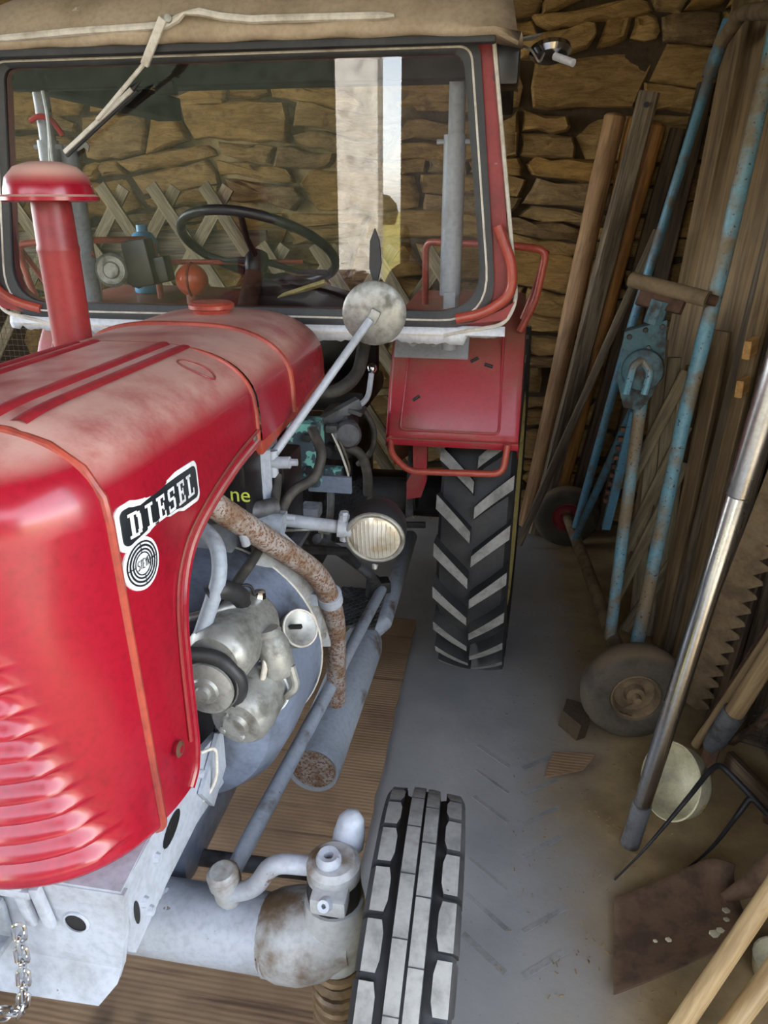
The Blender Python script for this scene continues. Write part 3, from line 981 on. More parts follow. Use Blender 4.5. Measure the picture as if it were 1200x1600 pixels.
# frame rails
for sgn in (1, -1):
    xr = CX + sgn * 0.207
    bm = nbm()
    plate(bm, [(xr, 0.672, FZ), (xr, 0.90, 0.79), (xr, 1.02, 0.76), (xr, 1.06, 0.70), (xr, 1.04, 0.64), (xr, 0.90, 0.665), (xr, 0.78, 0.66), (xr, 0.672, 0.645)], (sgn * 0.012, 0, 0))
    rail = part('frame_rail', bm, 'grey')
    bm = nbm(); prism(bm, [(xr + sgn * 0.0125, 0.815 + 0.032 * math.cos(a * PI / 8), 0.738 + 0.018 * math.sin(a * PI / 8) + 0.006 * math.cos(a * PI / 8)) for a in range(16)], (sgn * 0.001, 0, 0)); part('rail_slot', bm, 'black', rail)
    bm = nbm(); prism(bm, [(xr + sgn * 0.0125, 0.69 + 0.007 * math.cos(a * PI / 8), 0.705 + 0.022 * math.sin(a * PI / 8)) for a in range(16)], (sgn * 0.001, 0, 0)); part('rail_slot', bm, 'black', rail)
    for (y, z) in ((0.712, 0.70), (0.722, 0.67), (0.93, 0.745), (0.76, 0.735)):
        bm = nbm(); lathe(bm, [(0, 0.008), (0.007, 0.007), (0.009, 0)], (xr + sgn * 0.012, y, z), (sgn, 0, 0), 8); part('bolt', bm, 'grey', rail)
    bm = nbm(); plate(bm, [(xr + sgn * 0.014, 0.91, 0.72), (xr + sgn * 0.014, 1.0, 0.775), (xr + sgn * 0.014, 1.03, 0.76), (xr + sgn * 0.014, 1.02, 0.69), (xr + sgn * 0.014, 0.95, 0.655)], (sgn * 0.008, 0, 0)); part('gusset', bm, 'grey', rail)
# chain: links hang from the hitch
ch = [(-0.630, 0.636, 0.712), (-0.634, 0.630, 0.64), (-0.640, 0.622, 0.575), (-0.652, 0.620, 0.545), (-0.72, 0.625, 0.52)]
cp = []
for i in range(len(ch) - 1):
    for j in range(5):
        cp.append(V(ch[i]).lerp(V(ch[i + 1]), j / 5))
chn = None
dist = 0.0
dense = [V(ch[0])]
for a, b in zip(ch, ch[1:]):
    for j in range(1, 41):
        dense.append(V(a).lerp(V(b), j / 40))
acc = [0]
for a, b in zip(dense, dense[1:]):
    acc.append(acc[-1] + (b - a).length)
pitch = 0.0215
k = 0
links = []
while k * pitch < acc[-1] - pitch:
    s = k * pitch
    i = max(j for j in range(len(acc)) if acc[j] <= s)
    i2 = max(j for j in range(len(acc)) if acc[j] <= s + pitch)
    links.append((dense[i], dense[min(i2 + 1, len(dense) - 1)]))
    k += 1
cho = None
for i, (a, b) in enumerate(links):
    d = (b - a).normalized()
    side = V((1, 0.3, 0)) if i % 2 == 0 else V((-0.3, 1, 0.2))
    s = (side - d * side.dot(d)).normalized()
    c = (a + b) / 2
    bm = nbm()
    pts = [c + d * (0.009 * math.copysign(1, math.cos(t)) + 0.0065 * math.cos(t)) + s * 0.0085 * math.sin(t) for t in [PI * 2 * (q + 0.5) / 14 for q in range(14)]]
    tube(bm, pts, 0.0028, 6, closed=True)
    if cho is None:
        cho = part('chain', bm, 'chrome')
        cho['label'] = 'steel chain hanging from the grey front plate'
    else:
        part('chain_link', bm, 'chrome', cho)

# ---------------------------------------------------------------- front axle
AY = 0.875
bm = nbm(); tube(bm, [(-1.06, AY, 0.452), (-0.34, AY, 0.452)], 0.066, 28); beam = part('axle_beam', bm, 'grey')
bm = nbm(); tube(bm, [(-0.355, AY, 0.452), (-0.345, AY, 0.452)], 0.069, 28); part('weld_bead', bm, 'grey', beam)
bm = nbm()
# short curved lug welded on top of the beam
for i in range(6):
    a0 = math.radians(78 + i * 13); a1 = math.radians(78 + (i + 1) * 13)
    ring = lambda a, r: (AY - 0.02 - r * math.cos(a), 0.505 + r * math.sin(a))
    q = [(x, *ring(a, 0.030)) for x, a in ((-0.578, a0), (-0.542, a0), (-0.542, a1), (-0.578, a1))]
    o_ = [(x, *ring(a, 0.022)) for x, a in ((-0.578, a0), (-0.542, a0), (-0.542, a1), (-0.578, a1))]
    va = [bm.verts.new(p) for p in q]; vb = [bm.verts.new(p) for p in o_]
    bm.faces.new(va); bm.faces.new(list(reversed(vb)))
    for k in range(4):
        bm.faces.new((va[k], vb[k], vb[(k + 1) % 4], va[(k + 1) % 4]))
part('beam_clip', bm, 'grey', beam)
KX = -0.235
for sgn in (1, -1):
    kx = CX + sgn * (KX - CX)
    X = lambda x: CX + sgn * (x - CX)
    # swelling elbow at the beam end, flowing into the kingpin housing
    bm = nbm()
    tube(bm, [(X(-0.36), AY, 0.452), (X(-0.335), AY, 0.455), (X(-0.30), AY, 0.462), (X(-0.265), AY, 0.475), (X(-0.235), AY, 0.485), (X(-0.205), AY, 0.487)], [0.066, 0.076, 0.080, 0.076, 0.066, 0.05], 24)
    lathe(bm, [(0.0, -0.062), (0.045, -0.06), (0.054, -0.04), (0.055, 0.05), (0.05, 0.085), (0.0, 0.09)], (kx, AY, 0.485), (0, 0, 1), 24)
    kh = part('kingpin_housing', bm, 'grey_oil')
    bm = nbm(); lathe(bm, [(0.044, 0.0), (0.047, 0.02), (0.044, 0.05), (0.04, 0.062), (0, 0.064)], (kx, AY, 0.565), (0, 0, 1), 20); part('kingpin_collar', bm, 'dark_metal', kh)
    # coil spring below
    bm = nbm()
    pts = []
    for i in range(6 * 16 + 1):
        t = i / (6 * 16)
        a = i / 16 * 2 * PI
        pts.append((kx + 0.038 * math.cos(a), AY + 0.038 * math.sin(a), 0.425 - 0.165 * t))
    tube(bm, pts, 0.0095, 8); part('coil_spring', bm, 'oily', kh)
    bm = nbm(); tube(bm, [(kx, AY, 0.44), (kx, AY, 0.22)], 0.024, 14); part('spring_pin', bm, 'dark_metal', kh)
    bm = nbm(); tube(bm, [(kx, AY, 0.27), (kx, AY, 0.20), (X(-0.20), AY, 0.29), ], 0.03, 12); part('stub_knuckle', bm, 'dark_metal', kh)
    bm = nbm(); tube(bm, [(X(-0.215), AY, 0.31), (X(-0.12), AY, 0.325)], [0.03, 0.022], 14); part('stub_axle', bm, 'dark_metal', kh)
    # steering head on top
    bm = nbm(); lathe(bm, [(0, 0.0), (0.04, 0.0), (0.045, 0.008), (0.045, 0.034), (0.036, 0.042), (0.0, 0.042)], (kx, AY, 0.612), (0, 0, 1), 22)
    box(bm, (kx + sgn * 0.004, AY - 0.045, 0.615), (0.06, 0.04, 0.034), bev=0.008)
    hd_ = part('steering_head', bm, 'grey_oil')
    bm = nbm(); lathe(bm, [(0.008, 0.0), (0.008, 0.016), (0.017, 0.018), (0.021, 0.01), (0.021, -0.002)], (kx - sgn * 0.006, AY - 0.006, 0.652), (0, 0, 1), 18); part('grease_cap', bm, 'grey', hd_)
    bm = nbm(); lathe(bm, [(0.004, 0.0), (0.004, 0.012), (0.010, 0.013), (0.012, 0)], (kx + 0.002, AY - 0.062, 0.625), (-0.1, -0.8, 0.5), 12); part('clamp_bolt', bm, 'grey', hd_)
    bm = nbm(); lathe(bm, [(0, 0.055), (0.012, 0.052), (0.022, 0.04), (0.027, 0.015), (0.028, -0.01)], (kx + sgn * 0.012, AY + 0.06, 0.635), (sgn * 0.1, 0.3, 1), 18); part('ball_boot', bm, 'grey', hd_)
    if sgn == 1:
        bm = nbm(); tube(bm, bend([(kx - 0.03, AY, 0.632), (kx - 0.125, AY - 0.005, 0.632), (kx - 0.155, AY - 0.012, 0.56), (kx - 0.205, AY - 0.008, 0.548)], 0.04), [0.018] * 14, 12) if False else tube(bm, bend([(kx - 0.03, AY, 0.632), (kx - 0.105, AY - 0.005, 0.632), (kx - 0.135, AY - 0.015, 0.575), (kx - 0.19, AY - 0.008, 0.548)], 0.035), 0.0165, 12)
        part('steering_arm', bm, 'grey')
        bm = nbm(); lathe(bm, [(0, -0.035), (0.02, -0.033), (0.025, -0.02), (0.024, 0.0), (0.028, 0.012), (0.028, 0.036), (0.021, 0.043), (0, 0.043)], (kx - 0.19, AY - 0.005, 0.558), (-0.1, -0.1, 1), 18); part('drag_link_ball', bm, 'grey_oil')
bm = nbm(); tube(bm, [(-0.99, 1.02, 0.435), (-0.24, 1.0, 0.47)], 0.0165, 12); part('tie_rod', bm, 'mid_metal')
bm = nbm(); tube(bm, [(-0.425, 0.875, 0.565), (-0.418, 0.98, 0.565), (-0.355, 2.03, 0.525)], [0.014, 0.0165, 0.0165], 14); part('drag_link', bm, 'muffler')

# ---------------------------------------------------------------- wheels
def tyre_lathe(bm, prof, c, axis, n=64):
    lathe(bm, prof, c, axis, n)
def front_wheel(cx, sgn):
    c = V((cx, 0.895, 0.3425))
    R_, wd = 0.335, 0.148
    axis = V((sgn * 1.0, 0.015, sgn * 0.0)) ; axis = V((1.0, 0.03 * sgn, -0.055 * sgn)).normalized()
    root = None
    prof = [(0.205, -0.050), (0.225, -0.066), (0.26, -0.074), (0.295, -0.073), (0.315, -0.066), (0.322, -0.040), (0.319, -0.028), (0.337, -0.0255), (0.3385, -0.012), (0.338, -0.0025), (0.333, -0.0018), (0.333, 0.0018), (0.338, 0.0025), (0.3385, 0.012), (0.337, 0.0255), (0.319, 0.028), (0.322, 0.040), (0.315, 0.066), (0.295, 0.073), (0.26, 0.074), (0.225, 0.066), (0.205, 0.050)]
    bm = nbm(); lathe(bm, prof, c, axis, 72)
    for f in bm.faces:
        d = f.calc_center_median() - c
        h = d.dot(axis); r = (d - axis * h).length
        if r > 0.336 and abs(h) < 0.026:
            f.material_index = 1
    w = part('front_wheel', bm, ['rubber', 'rubber_worn'], sharp=40)
    bm = nbm(); lathe(bm, [(0.212, -0.058), (0.205, -0.062), (0.2, -0.05), (0.17, -0.02), (0.10, 0.0), (0.06, sgn * 0.02), (0.0, sgn * 0.02)], c, axis, 36)
    lathe(bm, [(0.212, 0.058), (0.205, 0.062), (0.2, 0.05), (0.17, 0.02), (0.10, 0.0)], c, axis, 36)
    part('rim', bm, 'yellow_rim', w)
    u, v, d = frame_of(axis)
    nb = 26
    for side in (-1, 1):
        for k in range(nb):
            a0 = 2 * PI * (k + (0.5 if side > 0 else 0)) / nb
            a1 = a0 + 2 * PI / nb * 0.86
            bm = nbm()
            rows = []
            for i in range(5):
                a = a0 + (a1 - a0) * i / 4
                inn = 0.0395 if 0 < i < 4 else 0.044
                pr = [(0.312, inn), (0.335, inn), (0.3335, 0.0655), (0.322, 0.0735), (0.292, 0.0765), (0.285, 0.072)]
                rows.append([c + d * (h * side) + (u * math.cos(a) + v * math.sin(a)) * r for r, h in pr])
            vv = grid(bm, rows)
            bm.faces.new(vv[0]); bm.faces.new(list(reversed(vv[-1])))
            bm.faces.ensure_lookup_table()
            for i in range(4):
                bm.faces[i * 5 + 1].material_index = 1
            part('tread_block', bm, ['rubber', 'rubber_worn'], w, sharp=30)
    # fine sipes across the two centre ribs
    for side in (-1, 1):
        bm = nbm()
        for k in range(22):
            a = 2 * PI * (k + (0.35 if side > 0 else 0)) / 22
            p = c + (u * math.cos(a) + v * math.sin(a)) * 0.3385 + d * side * 0.014
            t = (-u * math.sin(a) + v * math.cos(a))
            bar(bm, p - d * 0.0115, p + d * 0.0115, 0.0016, 0.0012, t)
        part('rib_sipes', bm, 'rubber', w)['kind'] = 'stuff'
    return w
front_wheel(-0.113, 1)
front_wheel(2 * CX + 0.113, -1)

def rear_wheel(cx, sgn):
    c = V((cx, 2.60, 0.637))
    axis = V((1.0, 0, 0))
    RT = 0.598
    # the axle is not quite square to the view: turned a few degrees about the vertical
    turn = Matrix.Translation(c) @ Matrix.Rotation(math.radians(-2.6), 4, 'Z') @ Matrix.Diagonal((0.86, 1, 1, 1)) @ Matrix.Translation(-c)
    def part(name, bm, mat, parent=None, **kw):
        bmesh.ops.transform(bm, matrix=turn, verts=bm.verts)
        return obj(name, bm, mat, parent or T, **kw)
    prof = [(0.36, -0.085), (0.38, -0.105), (0.44, -0.128), (0.51, -0.132), (0.56, -0.125), (0.583, -0.112), (0.594, -0.07), (RT, 0.0), (0.594, 0.07), (0.583, 0.112), (0.56, 0.125), (0.51, 0.132), (0.44, 0.128), (0.38, 0.105), (0.36, 0.085)]
    bm = nbm(); lathe(bm, prof, c, axis, 84)
    w = part('rear_wheel', bm, 'rubber')
    bm = nbm()
    lathe(bm, [(0.392, sgn * 0.112), (0.40, sgn * 0.122), (0.385, sgn * 0.126), (0.365, sgn * 0.11), (0.34, sgn * 0.06), (0.33, 0.0), (0.30, -sgn * 0.02), (0.16, sgn * 0.05), (0.10, sgn * 0.06), (0, sgn * 0.06)], c, axis, 48)
    lathe(bm, [(0.392, -sgn * 0.112), (0.40, -sgn * 0.122), (0.385, -sgn * 0.126), (0.365, -sgn * 0.11), (0.34, -sgn * 0.06), (0.33, 0.0)], c, axis, 48)
    part('rim', bm, 'yellow_rim', w)
    n = 27
    surf = lambda h: 0.598 - 0.02 * (abs(h) / 0.112) ** 2.4
    for side in (-1, 1):
        for k in range(n):
            ph0 = 2 * PI * (k + (0.5 if side > 0 else 0.0)) / n
            bm = nbm()
            rows = []
            m = 7
            for i in range(m + 1):
                t = i / m
                h = 0.004 + (0.128 - 0.004) * t                 # centre -> shoulder
                # the V points down on the front of the tyre: shoulder lies further up
                ph = ph0 - (t ** 0.95) * 0.155
                half = (0.0165 + 0.004 * t) / 0.6
                rb = surf(min(h, 0.112)) - (0.02 if t > 0.9 else 0.004)
                rt = 0.636 - 0.012 * t * t
                ring = []
                for (r, da) in ((rb, -half * 1.45), (rt, -half), (rt, half), (rb, half * 1.45)):
                    a = ph + da
                    # angle measured from the top towards the front (-y)
                    ring.append(c + V((side * h, -math.sin(a) * r, math.cos(a) * r)))
                rows.append(ring)
            vv = grid(bm, rows)
            bm.faces.ensure_lookup_table()
            for i in range(m):
                bm.faces[i * 3 + 1].material_index = 1
            bm.faces.new(vv[0]); bm.faces.new(list(reversed(vv[-1])))
            part('lug', bm, ['rubber', 'rubber_worn'], w, sharp=30)
    return w
rear_wheel(-0.053, 1)
rear_wheel(2 * CX + 0.065, -1)

# ---------------------------------------------------------------- fenders
def fender(sgn):
    X = lambda x: CX + sgn * (x - CX)
    xi, xo = X(-0.335), X(0.038)
    bm = nbm()
    # front apron + top following the wheel
    prof = [(1.975, 1.025), (1.985, 1.06), (2.03, 1.17), (2.075, 1.255), (2.12, 1.31), (2.19, 1.345), (2.32, 1.365), (2.60, 1.375), (2.95, 1.33), (3.15, 1.20)]
    rows = []
    for (y, z) in prof:
        rows.append([(xi, y + 0.002, z - 0.012), (xi + sgn * 0.012, y, z), (X(-0.2), y, z + 0.001), (X(-0.1), y, z + 0.001), (xo - sgn * 0.02, y, z), (xo - sgn * 0.004, y + 0.006, z - 0.006), (xo, y + 0.03, z - 0.04)])
    grid(bm, rows)
    f = part('fender', bm, 'fender_red', solid=0.003, sharp=45)
    # inner side wall
    bm = nbm(); prism(bm, [(xi, 1.985, 1.02)] + [(xi, y, z - 0.012) for y, z in prof[1:]] + [(xi, 3.1, 0.95), (xi, 2.6, 0.80), (xi, 2.15, 0.9)], (sgn * 0.003, 0, 0)); part('side_wall', bm, 'fender_red', f)
    # pressed border on the apron
    fr = lambda x, t: (x, 1.985 + t * (2.075 - 1.985) - 0.003, 1.06 + t * (1.255 - 1.06) + 0.003)
    bm = nbm(); tube(bm, bend([fr(X(-0.285), 1.0), fr(X(-0.295), 0.0), fr(X(-0.02), 0.0), fr(X(-0.025), 1.25)], 0.015), 0.0035, 8); part('pressed_border', bm, 'fender_red', f)
    bm = nbm(); bar(bm, (X(-0.333), 1.978, 1.03), (X(0.036), 1.978, 1.03), 0.022, 0.010, (0, -0.3, 1), 0.004); part('lower_lip', bm, 'fender_red', f)
    # grey bracket plate with bolts
    bm = nbm(); prism(bm, [(X(-0.325), 2.066, 1.248), (X(-0.118), 2.066, 1.248), (X(-0.118), 2.112, 1.312), (X(-0.118), 2.17, 1.346), (X(-0.325), 2.17, 1.346), (X(-0.325), 2.112, 1.312)][:3] + [(X(-0.325), 2.112, 1.312)], (0, -0.007, 0.006))
    bp = part('bracket_plate', bm, 'grey', f)
    for bx in (-0.275, -0.215):
        bm = nbm(); lathe(bm, [(0, 0.007), (0.009, 0.006), (0.012, 0)], (X(bx), 2.082, 1.288), (0, -0.8, 0.6), 12); part('bolt', bm, 'grey', bp)
    for (bx, t, an) in ((-0.255, 0.42, 0.7), (-0.10, 0.95, 0.6), (-0.06, 0.88, -0.3)):
        p = V(fr(X(bx), t)); dv = V((math.cos(an), 0.3 * math.sin(an), math.sin(an) * 0.8)) * 0.012
        bm = nbm(); tube(bm, [p - dv, p + dv], 0.0045, 8); part('slot', bm, 'dark_metal', f)
    # grab rail on the outside
    bm = nbm(); tube(bm, bend([(X(0.018), 2.12, 1.32), (X(0.055), 2.13, 1.40), (X(0.075), 2.12, 1.535), (X(-0.03), 2.14, 1.545), (X(-0.27), 2.30, 1.545), (X(-0.27), 2.32, 1.35)], 0.03), 0.010, 10); part('grab_rail', bm, 'orange_red', f)
    bm = nbm(); tube(bm, bend([(X(0.02), 2.2, 1.33), (X(0.052), 2.2, 1.42), (X(0.074), 2.125, 1.53)], 0.03), 0.009, 10); part('grab_rail', bm, 'orange_red', f)
    # step loop below the apron
    bm = nbm(); tube(bm, bend([(X(-0.322), 1.985, 1.04), (X(-0.318), 1.96, 1.00), (X(-0.265), 1.94, 0.955), (X(-0.002), 1.94, 0.962), (X(0.006), 1.96, 1.04)], 0.03), 0.0095, 10); part('step_loop', bm, 'orange_red', f)
    # support bracket down to the axle
    bm = nbm(); prism(bm, [(X(-0.275), 2.10, 1.06), (X(-0.23), 2.10, 1.06), (X(-0.232), 2.12, 0.86), (X(-0.25), 2.14, 0.80), (X(-0.295), 2.14, 0.79), (X(-0.295), 2.13, 0.85), (X(-0.272), 2.11, 0.90)], (0, 0.03, 0)); part('support_bracket', bm, 'fender_red', f)
    return f
fender(1)
fender(-1)

# ---------------------------------------------------------------- cab
CAB_Y = 1.88
def cab_out(pts):
    return [(x, CAB_Y, z) for x, z in pts]
def round_poly(P, rads, n=8):
    out = []
    k = len(P)
    for i in range(k):
        p = V((*P[i], 0)); a = V((*P[i - 1], 0)) - p; b = V((*P[(i + 1) % k], 0)) - p
        r = rads[i]
        p0 = p + a.normalized() * r; p1 = p + b.normalized() * r
        for s in range(n + 1):
            t = s / n
            q = p0 * (1 - t) ** 2 + p * 2 * t * (1 - t) + p1 * t * t
            out.append((q.x, q.y))
    return out
# seal centre line
seal = round_poly([(-1.368, 1.383), (-0.052, 1.383), (-0.128, 1.962), (-1.272, 1.962)], [0.12, 0.13, 0.03, 0.03])
ins = round_poly([(-1.345, 1.402), (-0.075, 1.402), (-0.146, 1.95), (-1.254, 1.95)], [0.11, 0.12, 0.03, 0.03])
outr = round_poly([(-1.40, 1.362), (0.002, 1.362), (-0.083, 1.985), (-1.317, 1.985)], [0.13, 0.11, 0.02, 0.02])
bm = nbm()
pr = [bm.verts.new((x, CAB_Y, z)) for x, z in ins]
bm.faces.new(pr)
glass = part('windscreen', bm, 'glass', recalc=False)
glass['label'] = 'clear glass windscreen pane with dust haze'
bm = nbm()
def band(bm, A, B, y0, y1):
    n = len(A)
    va = [bm.verts.new((x, y0, z)) for x, z in A]; vb = [bm.verts.new((x, y0, z)) for x, z in B]
    vc = [bm.verts.new((x, y1, z)) for x, z in A]; vd = [bm.verts.new((x, y1, z)) for x, z in B]
    for i in range(n):
        j = (i + 1) % n
        bm.faces.new((va[i], va[j], vb[j], vb[i])); bm.faces.new((vc[i], vd[i], vd[j], vc[j]))
        bm.faces.new((vb[i], vb[j], vd[j], vd[i])); bm.faces.new((va[j], va[i], vc[i], vc[j]))
band(bm, ins, outr, CAB_Y + 0.006, CAB_Y + 0.03)
wf = part('windscreen_frame', bm, 'red_faded')
bm = nbm()
so = round_poly([(-1.388, 1.362), (-0.038, 1.362), (-0.112, 1.975), (-1.288, 1.975)], [0.125, 0.135, 0.03, 0.03])
mid = [((a[0] + b[0]) / 2, (a[1] + b[1]) / 2) for a, b in zip(ins, so)]
n_ = len(ins)
rings = []
for (A, y) in ((ins, CAB_Y + 0.004), (ins, CAB_Y - 0.006), (mid, CAB_Y - 0.014), (so, CAB_Y - 0.008), (so, CAB_Y + 0.008)):
    rings.append([bm.verts.new((x, y, z)) for x, z in A])
for a, b in zip(rings, rings[1:]):
    for i in range(n_):
        bm.faces.new((a[i], a[(i + 1) % n_], b[(i + 1) % n_], b[i]))
sl = part('rubber_seal', bm, 'seal', sharp=60)
bm = nbm(); tube(bm, [(x, CAB_Y - 0.0135, z) for x, z in mid], 0.0028, 6, closed=True); part('seal_bead', bm, 'offwhite', sl)
# white ragged strip under the seal
rnd = random.Random(9)
bm = nbm()
top = [(-1.36 + i * (1.34 / 120), 1.368 - 0.004 * math.sin(i / 120 * PI)) for i in range(121)]
botz = lambda x: 1.322 + (0.018 if x > -0.12 else 0.0) + 0.012 * max(0, (-1.2 - x) / 0.2)
va = [bm.verts.new((x, CAB_Y - 0.004, z)) for x, z in top]
vm = [bm.verts.new((x, CAB_Y - 0.012, 1.348)) for x, z in top]
vb = [bm.verts.new((x, CAB_Y - 0.006, botz(x) + rnd.uniform(0, 0.006) + (0.006 if rnd.random() < 0.12 else 0))) for x, z in top]
for i in range(120):
    bm.faces.new((va[i], va[i + 1], vm[i + 1], vm[i])); bm.faces.new((vm[i], vm[i + 1], vb[i + 1], vb[i]))
part('sill_strip', bm, 'white', solid=0.003)
bm = nbm(); bar(bm, (-1.33, CAB_Y - 0.014, 1.345), (-0.16, CAB_Y - 0.014, 1.345), 0.004, 0.006, (0, 0, 1)); part('sill_rib', bm, 'offwhite')
for sgn in (1, -1):
    X = lambda x: CX + sgn * (x - CX)
    bm = nbm(); tube(bm, bend([(X(-0.052), CAB_Y - 0.012, 1.59), (X(-0.008), CAB_Y - 0.02, 1.50), (X(-0.012), CAB_Y - 0.02, 1.445), (X(-0.07), CAB_Y - 0.016, 1.405), (X(-0.135), CAB_Y - 0.012, 1.388)], 0.05), [0.004] + [0.0125] * 17 + [0.006], 12) if False else tube(bm, bend([(X(-0.05), CAB_Y - 0.012, 1.60), (X(-0.010), CAB_Y - 0.02, 1.51), (X(-0.010), CAB_Y - 0.02, 1.445), (X(-0.07), CAB_Y - 0.016, 1.402), (X(-0.14), CAB_Y - 0.012, 1.386)], 0.05), 0.0125, 12)
    part('corner_tube', bm, 'orange_red')
    bm = nbm(); tube(bm, bend([(X(-0.082), CAB_Y + 0.0, 1.975), (X(0.004), CAB_Y + 0.0, 1.43), (X(-0.02), CAB_Y - 0.008, 1.375), (X(-0.17), CAB_Y - 0.012, 1.345)], 0.04), 0.005, 8); part('edge_trim', bm, 'offwhite')
    bm = nbm(); prism(bm, [(X(-0.17), CAB_Y - 0.002, 1.368), (X(-0.02), CAB_Y - 0.002, 1.385), (X(0.0), CAB_Y - 0.002, 1.43), (X(-0.03), CAB_Y - 0.002, 1.41), (X(-0.1), CAB_Y - 0.002, 1.378)], (0, -0.008, 0)); part('corner_plate', bm, 'red_faded')
    # cab posts
    px = X(-0.165)
    bm = nbm(); tube(bm, [(px, 1.985, 1.29), (px, 1.985, 1.97)], 0.020, 20); cp_ = part('cab_post', bm, 'grey')
    bm = nbm(); tube(bm, [(px - sgn * 0.002, 1.98, 1.43), (px - sgn * 0.002, 1.98, 1.80)], 0.027, 20); part('post_sleeve', bm, 'grey', cp_)
    bm = nbm(); tube(bm, [(px - sgn * 0.045, 1.975, 1.785), (px + sgn * 0.035, 1.975, 1.785)], 0.006, 8); part('sleeve_bolt', bm, 'grey', cp_)
    bm = nbm(); bar(bm, (px, 1.952, 1.39), (px, 1.952, 1.44), 0.03, 0.006, (1, 0, 0), 0.002); part('sleeve_tab', bm, 'grey', cp_)
    bm = nbm(); tube(bm, [(px, 2.05, 1.33), (px, 1.985, 1.33)], 0.022, 12); part('post_foot', bm, 'grey', cp_)
# roof with sloping front visor
bm = nbm()
roof_prof = [(1.868, 1.972), (1.80, 1.978), (1.793, 1.99), (1.80, 2.012), (1.825, 2.05), (1.86, 2.085), (1.95, 2.125), (2.2, 2.15), (2.7, 2.15), (2.95, 2.12), (3.0, 2.06)]
rows = []
for (y, z) in roof_prof:
    row = []
    for i in range(25):
        t = -1 + 2 * i / 24
        hw_ = 0.655 + 0.02 * (2.1 - z) / 0.1
        k = abs(t) ** 6
        row.append((CX + t * hw_ , y + 0.02 * k + 0.004 * math.sin(i * 1.3), z - 0.05 * k * (1 if z > 2.0 else 0.25) + 0.003 * math.sin(i * 2.1 + y * 9)))
    rows.append(row)
grid(bm, rows)
roof = part('cab_roof', bm, 'canvas', solid=0.008, sharp=70)
bm = nbm(); bar(bm, (-1.36, 1.815, 1.968), (-0.075, 1.83, 1.968), 0.016, 0.03, (0, 0, 1), 0.005); part('roof_rubber', bm, 'rubber', roof)
# pale moulding strip: two halves, the right one popped loose into a curve
def strip(path, w=0.017, t=0.008):
    bm = nbm()
    pts = [V(p) for p in path]
    rows = []
    for i, p in enumerate(pts):
        f = 1.0 if 0 < i < len(pts) - 1 else 0.35
        rows.append([p + V((0, 0.004, w / 2 * f)), p + V((0, -t * 0.7, w / 2 * f * 0.7)), p + V((0, -t, 0)), p + V((0, -t * 0.7, -w / 2 * f * 0.7)), p + V((0, 0.004, -w / 2 * f))])
    grid(bm, rows)
    return bm
part('roof_moulding', strip([(-1.21, 1.79, 1.995), (-1.18, 1.79, 1.995), (-1.0, 1.79, 2.003), (-0.85, 1.79, 2.006), (-0.79, 1.79, 2.008), (-0.76, 1.79, 2.02), (-0.745, 1.79, 2.028)]), 'offwhite', roof)
part('roof_moulding', strip([(-0.745, 1.79, 2.028), (-0.71, 1.79, 2.03), (-0.66, 1.788, 2.019), (-0.59, 1.786, 2.011), (-0.56, 1.788, 2.012), (-0.45, 1.79, 2.011), (-0.31, 1.79, 2.009), (-0.285, 1.79, 2.008)]), 'offwhite', roof)
# dark header beam and side beams behind the glass
bm = nbm(); box(bm, (CX, 1.93, 1.945), (1.16, 0.05, 0.075), bev=0.008); box(bm, (CX - 0.16, 1.915, 1.905), (0.05, 0.03, 0.03), bev=0.006); hb = part('header_beam', bm, 'soot')
for sgn in (1, -1):
    bm = nbm(); box(bm, (CX + sgn * 0.60, 2.4, 1.965), (0.10, 1.0, 0.075), bev=0.008); part('side_beam', bm, 'soot', hb)
bm = nbm(); box(bm, (CX, 2.4, 2.03), (1.2, 1.0, 0.012)); part('roof_lining', bm, 'soot', hb)
bm = nbm(); box(bm, (-0.055, 1.94, 1.935), (0.06, 0.11, 0.09), bev=0.01); part('beam_end', bm, 'black', hb)
# loose lamp hanging from the roof corner on its cable
lm = nbm(); lathe(lm, [(0, 0.012), (0.035, 0.01), (0.045, 0.0), (0.042, -0.012), (0.03, -0.02), (0, -0.022)], (0.045, 2.12, 1.985), (0.1, -0.35, -0.9), 22)
for v_ in lm.verts:
    v_.co.x = 0.045 + (v_.co.x - 0.045) * 1.15
hl = part('roof_lamp', lm, 'chrome')
bm = nbm(); tube(bm, [(0.055, 2.10, 1.975), (0.10, 2.07, 1.955)], 0.009, 10); part('bulb_holder', bm, 'white', hl)
bm = nbm(); tube(bm, bend([(0.03, 2.09, 1.98), (0.02, 2.07, 1.955), (0.0, 2.07, 1.985), (-0.02, 2.05, 1.99), (-0.03, 2.0, 1.975)], 0.02), 0.003, 6); part('cable', bm, 'alu', hl)
bm = nbm(); prism(bm, [(-0.07, 1.87, 1.965), (0.0, 1.92, 1.985), (0.022, 1.98, 1.998), (0.0, 1.99, 1.99), (-0.06, 1.92, 1.975)], (0, 0, 0.004)); part('torn_skin', bm, 'alu', hl)

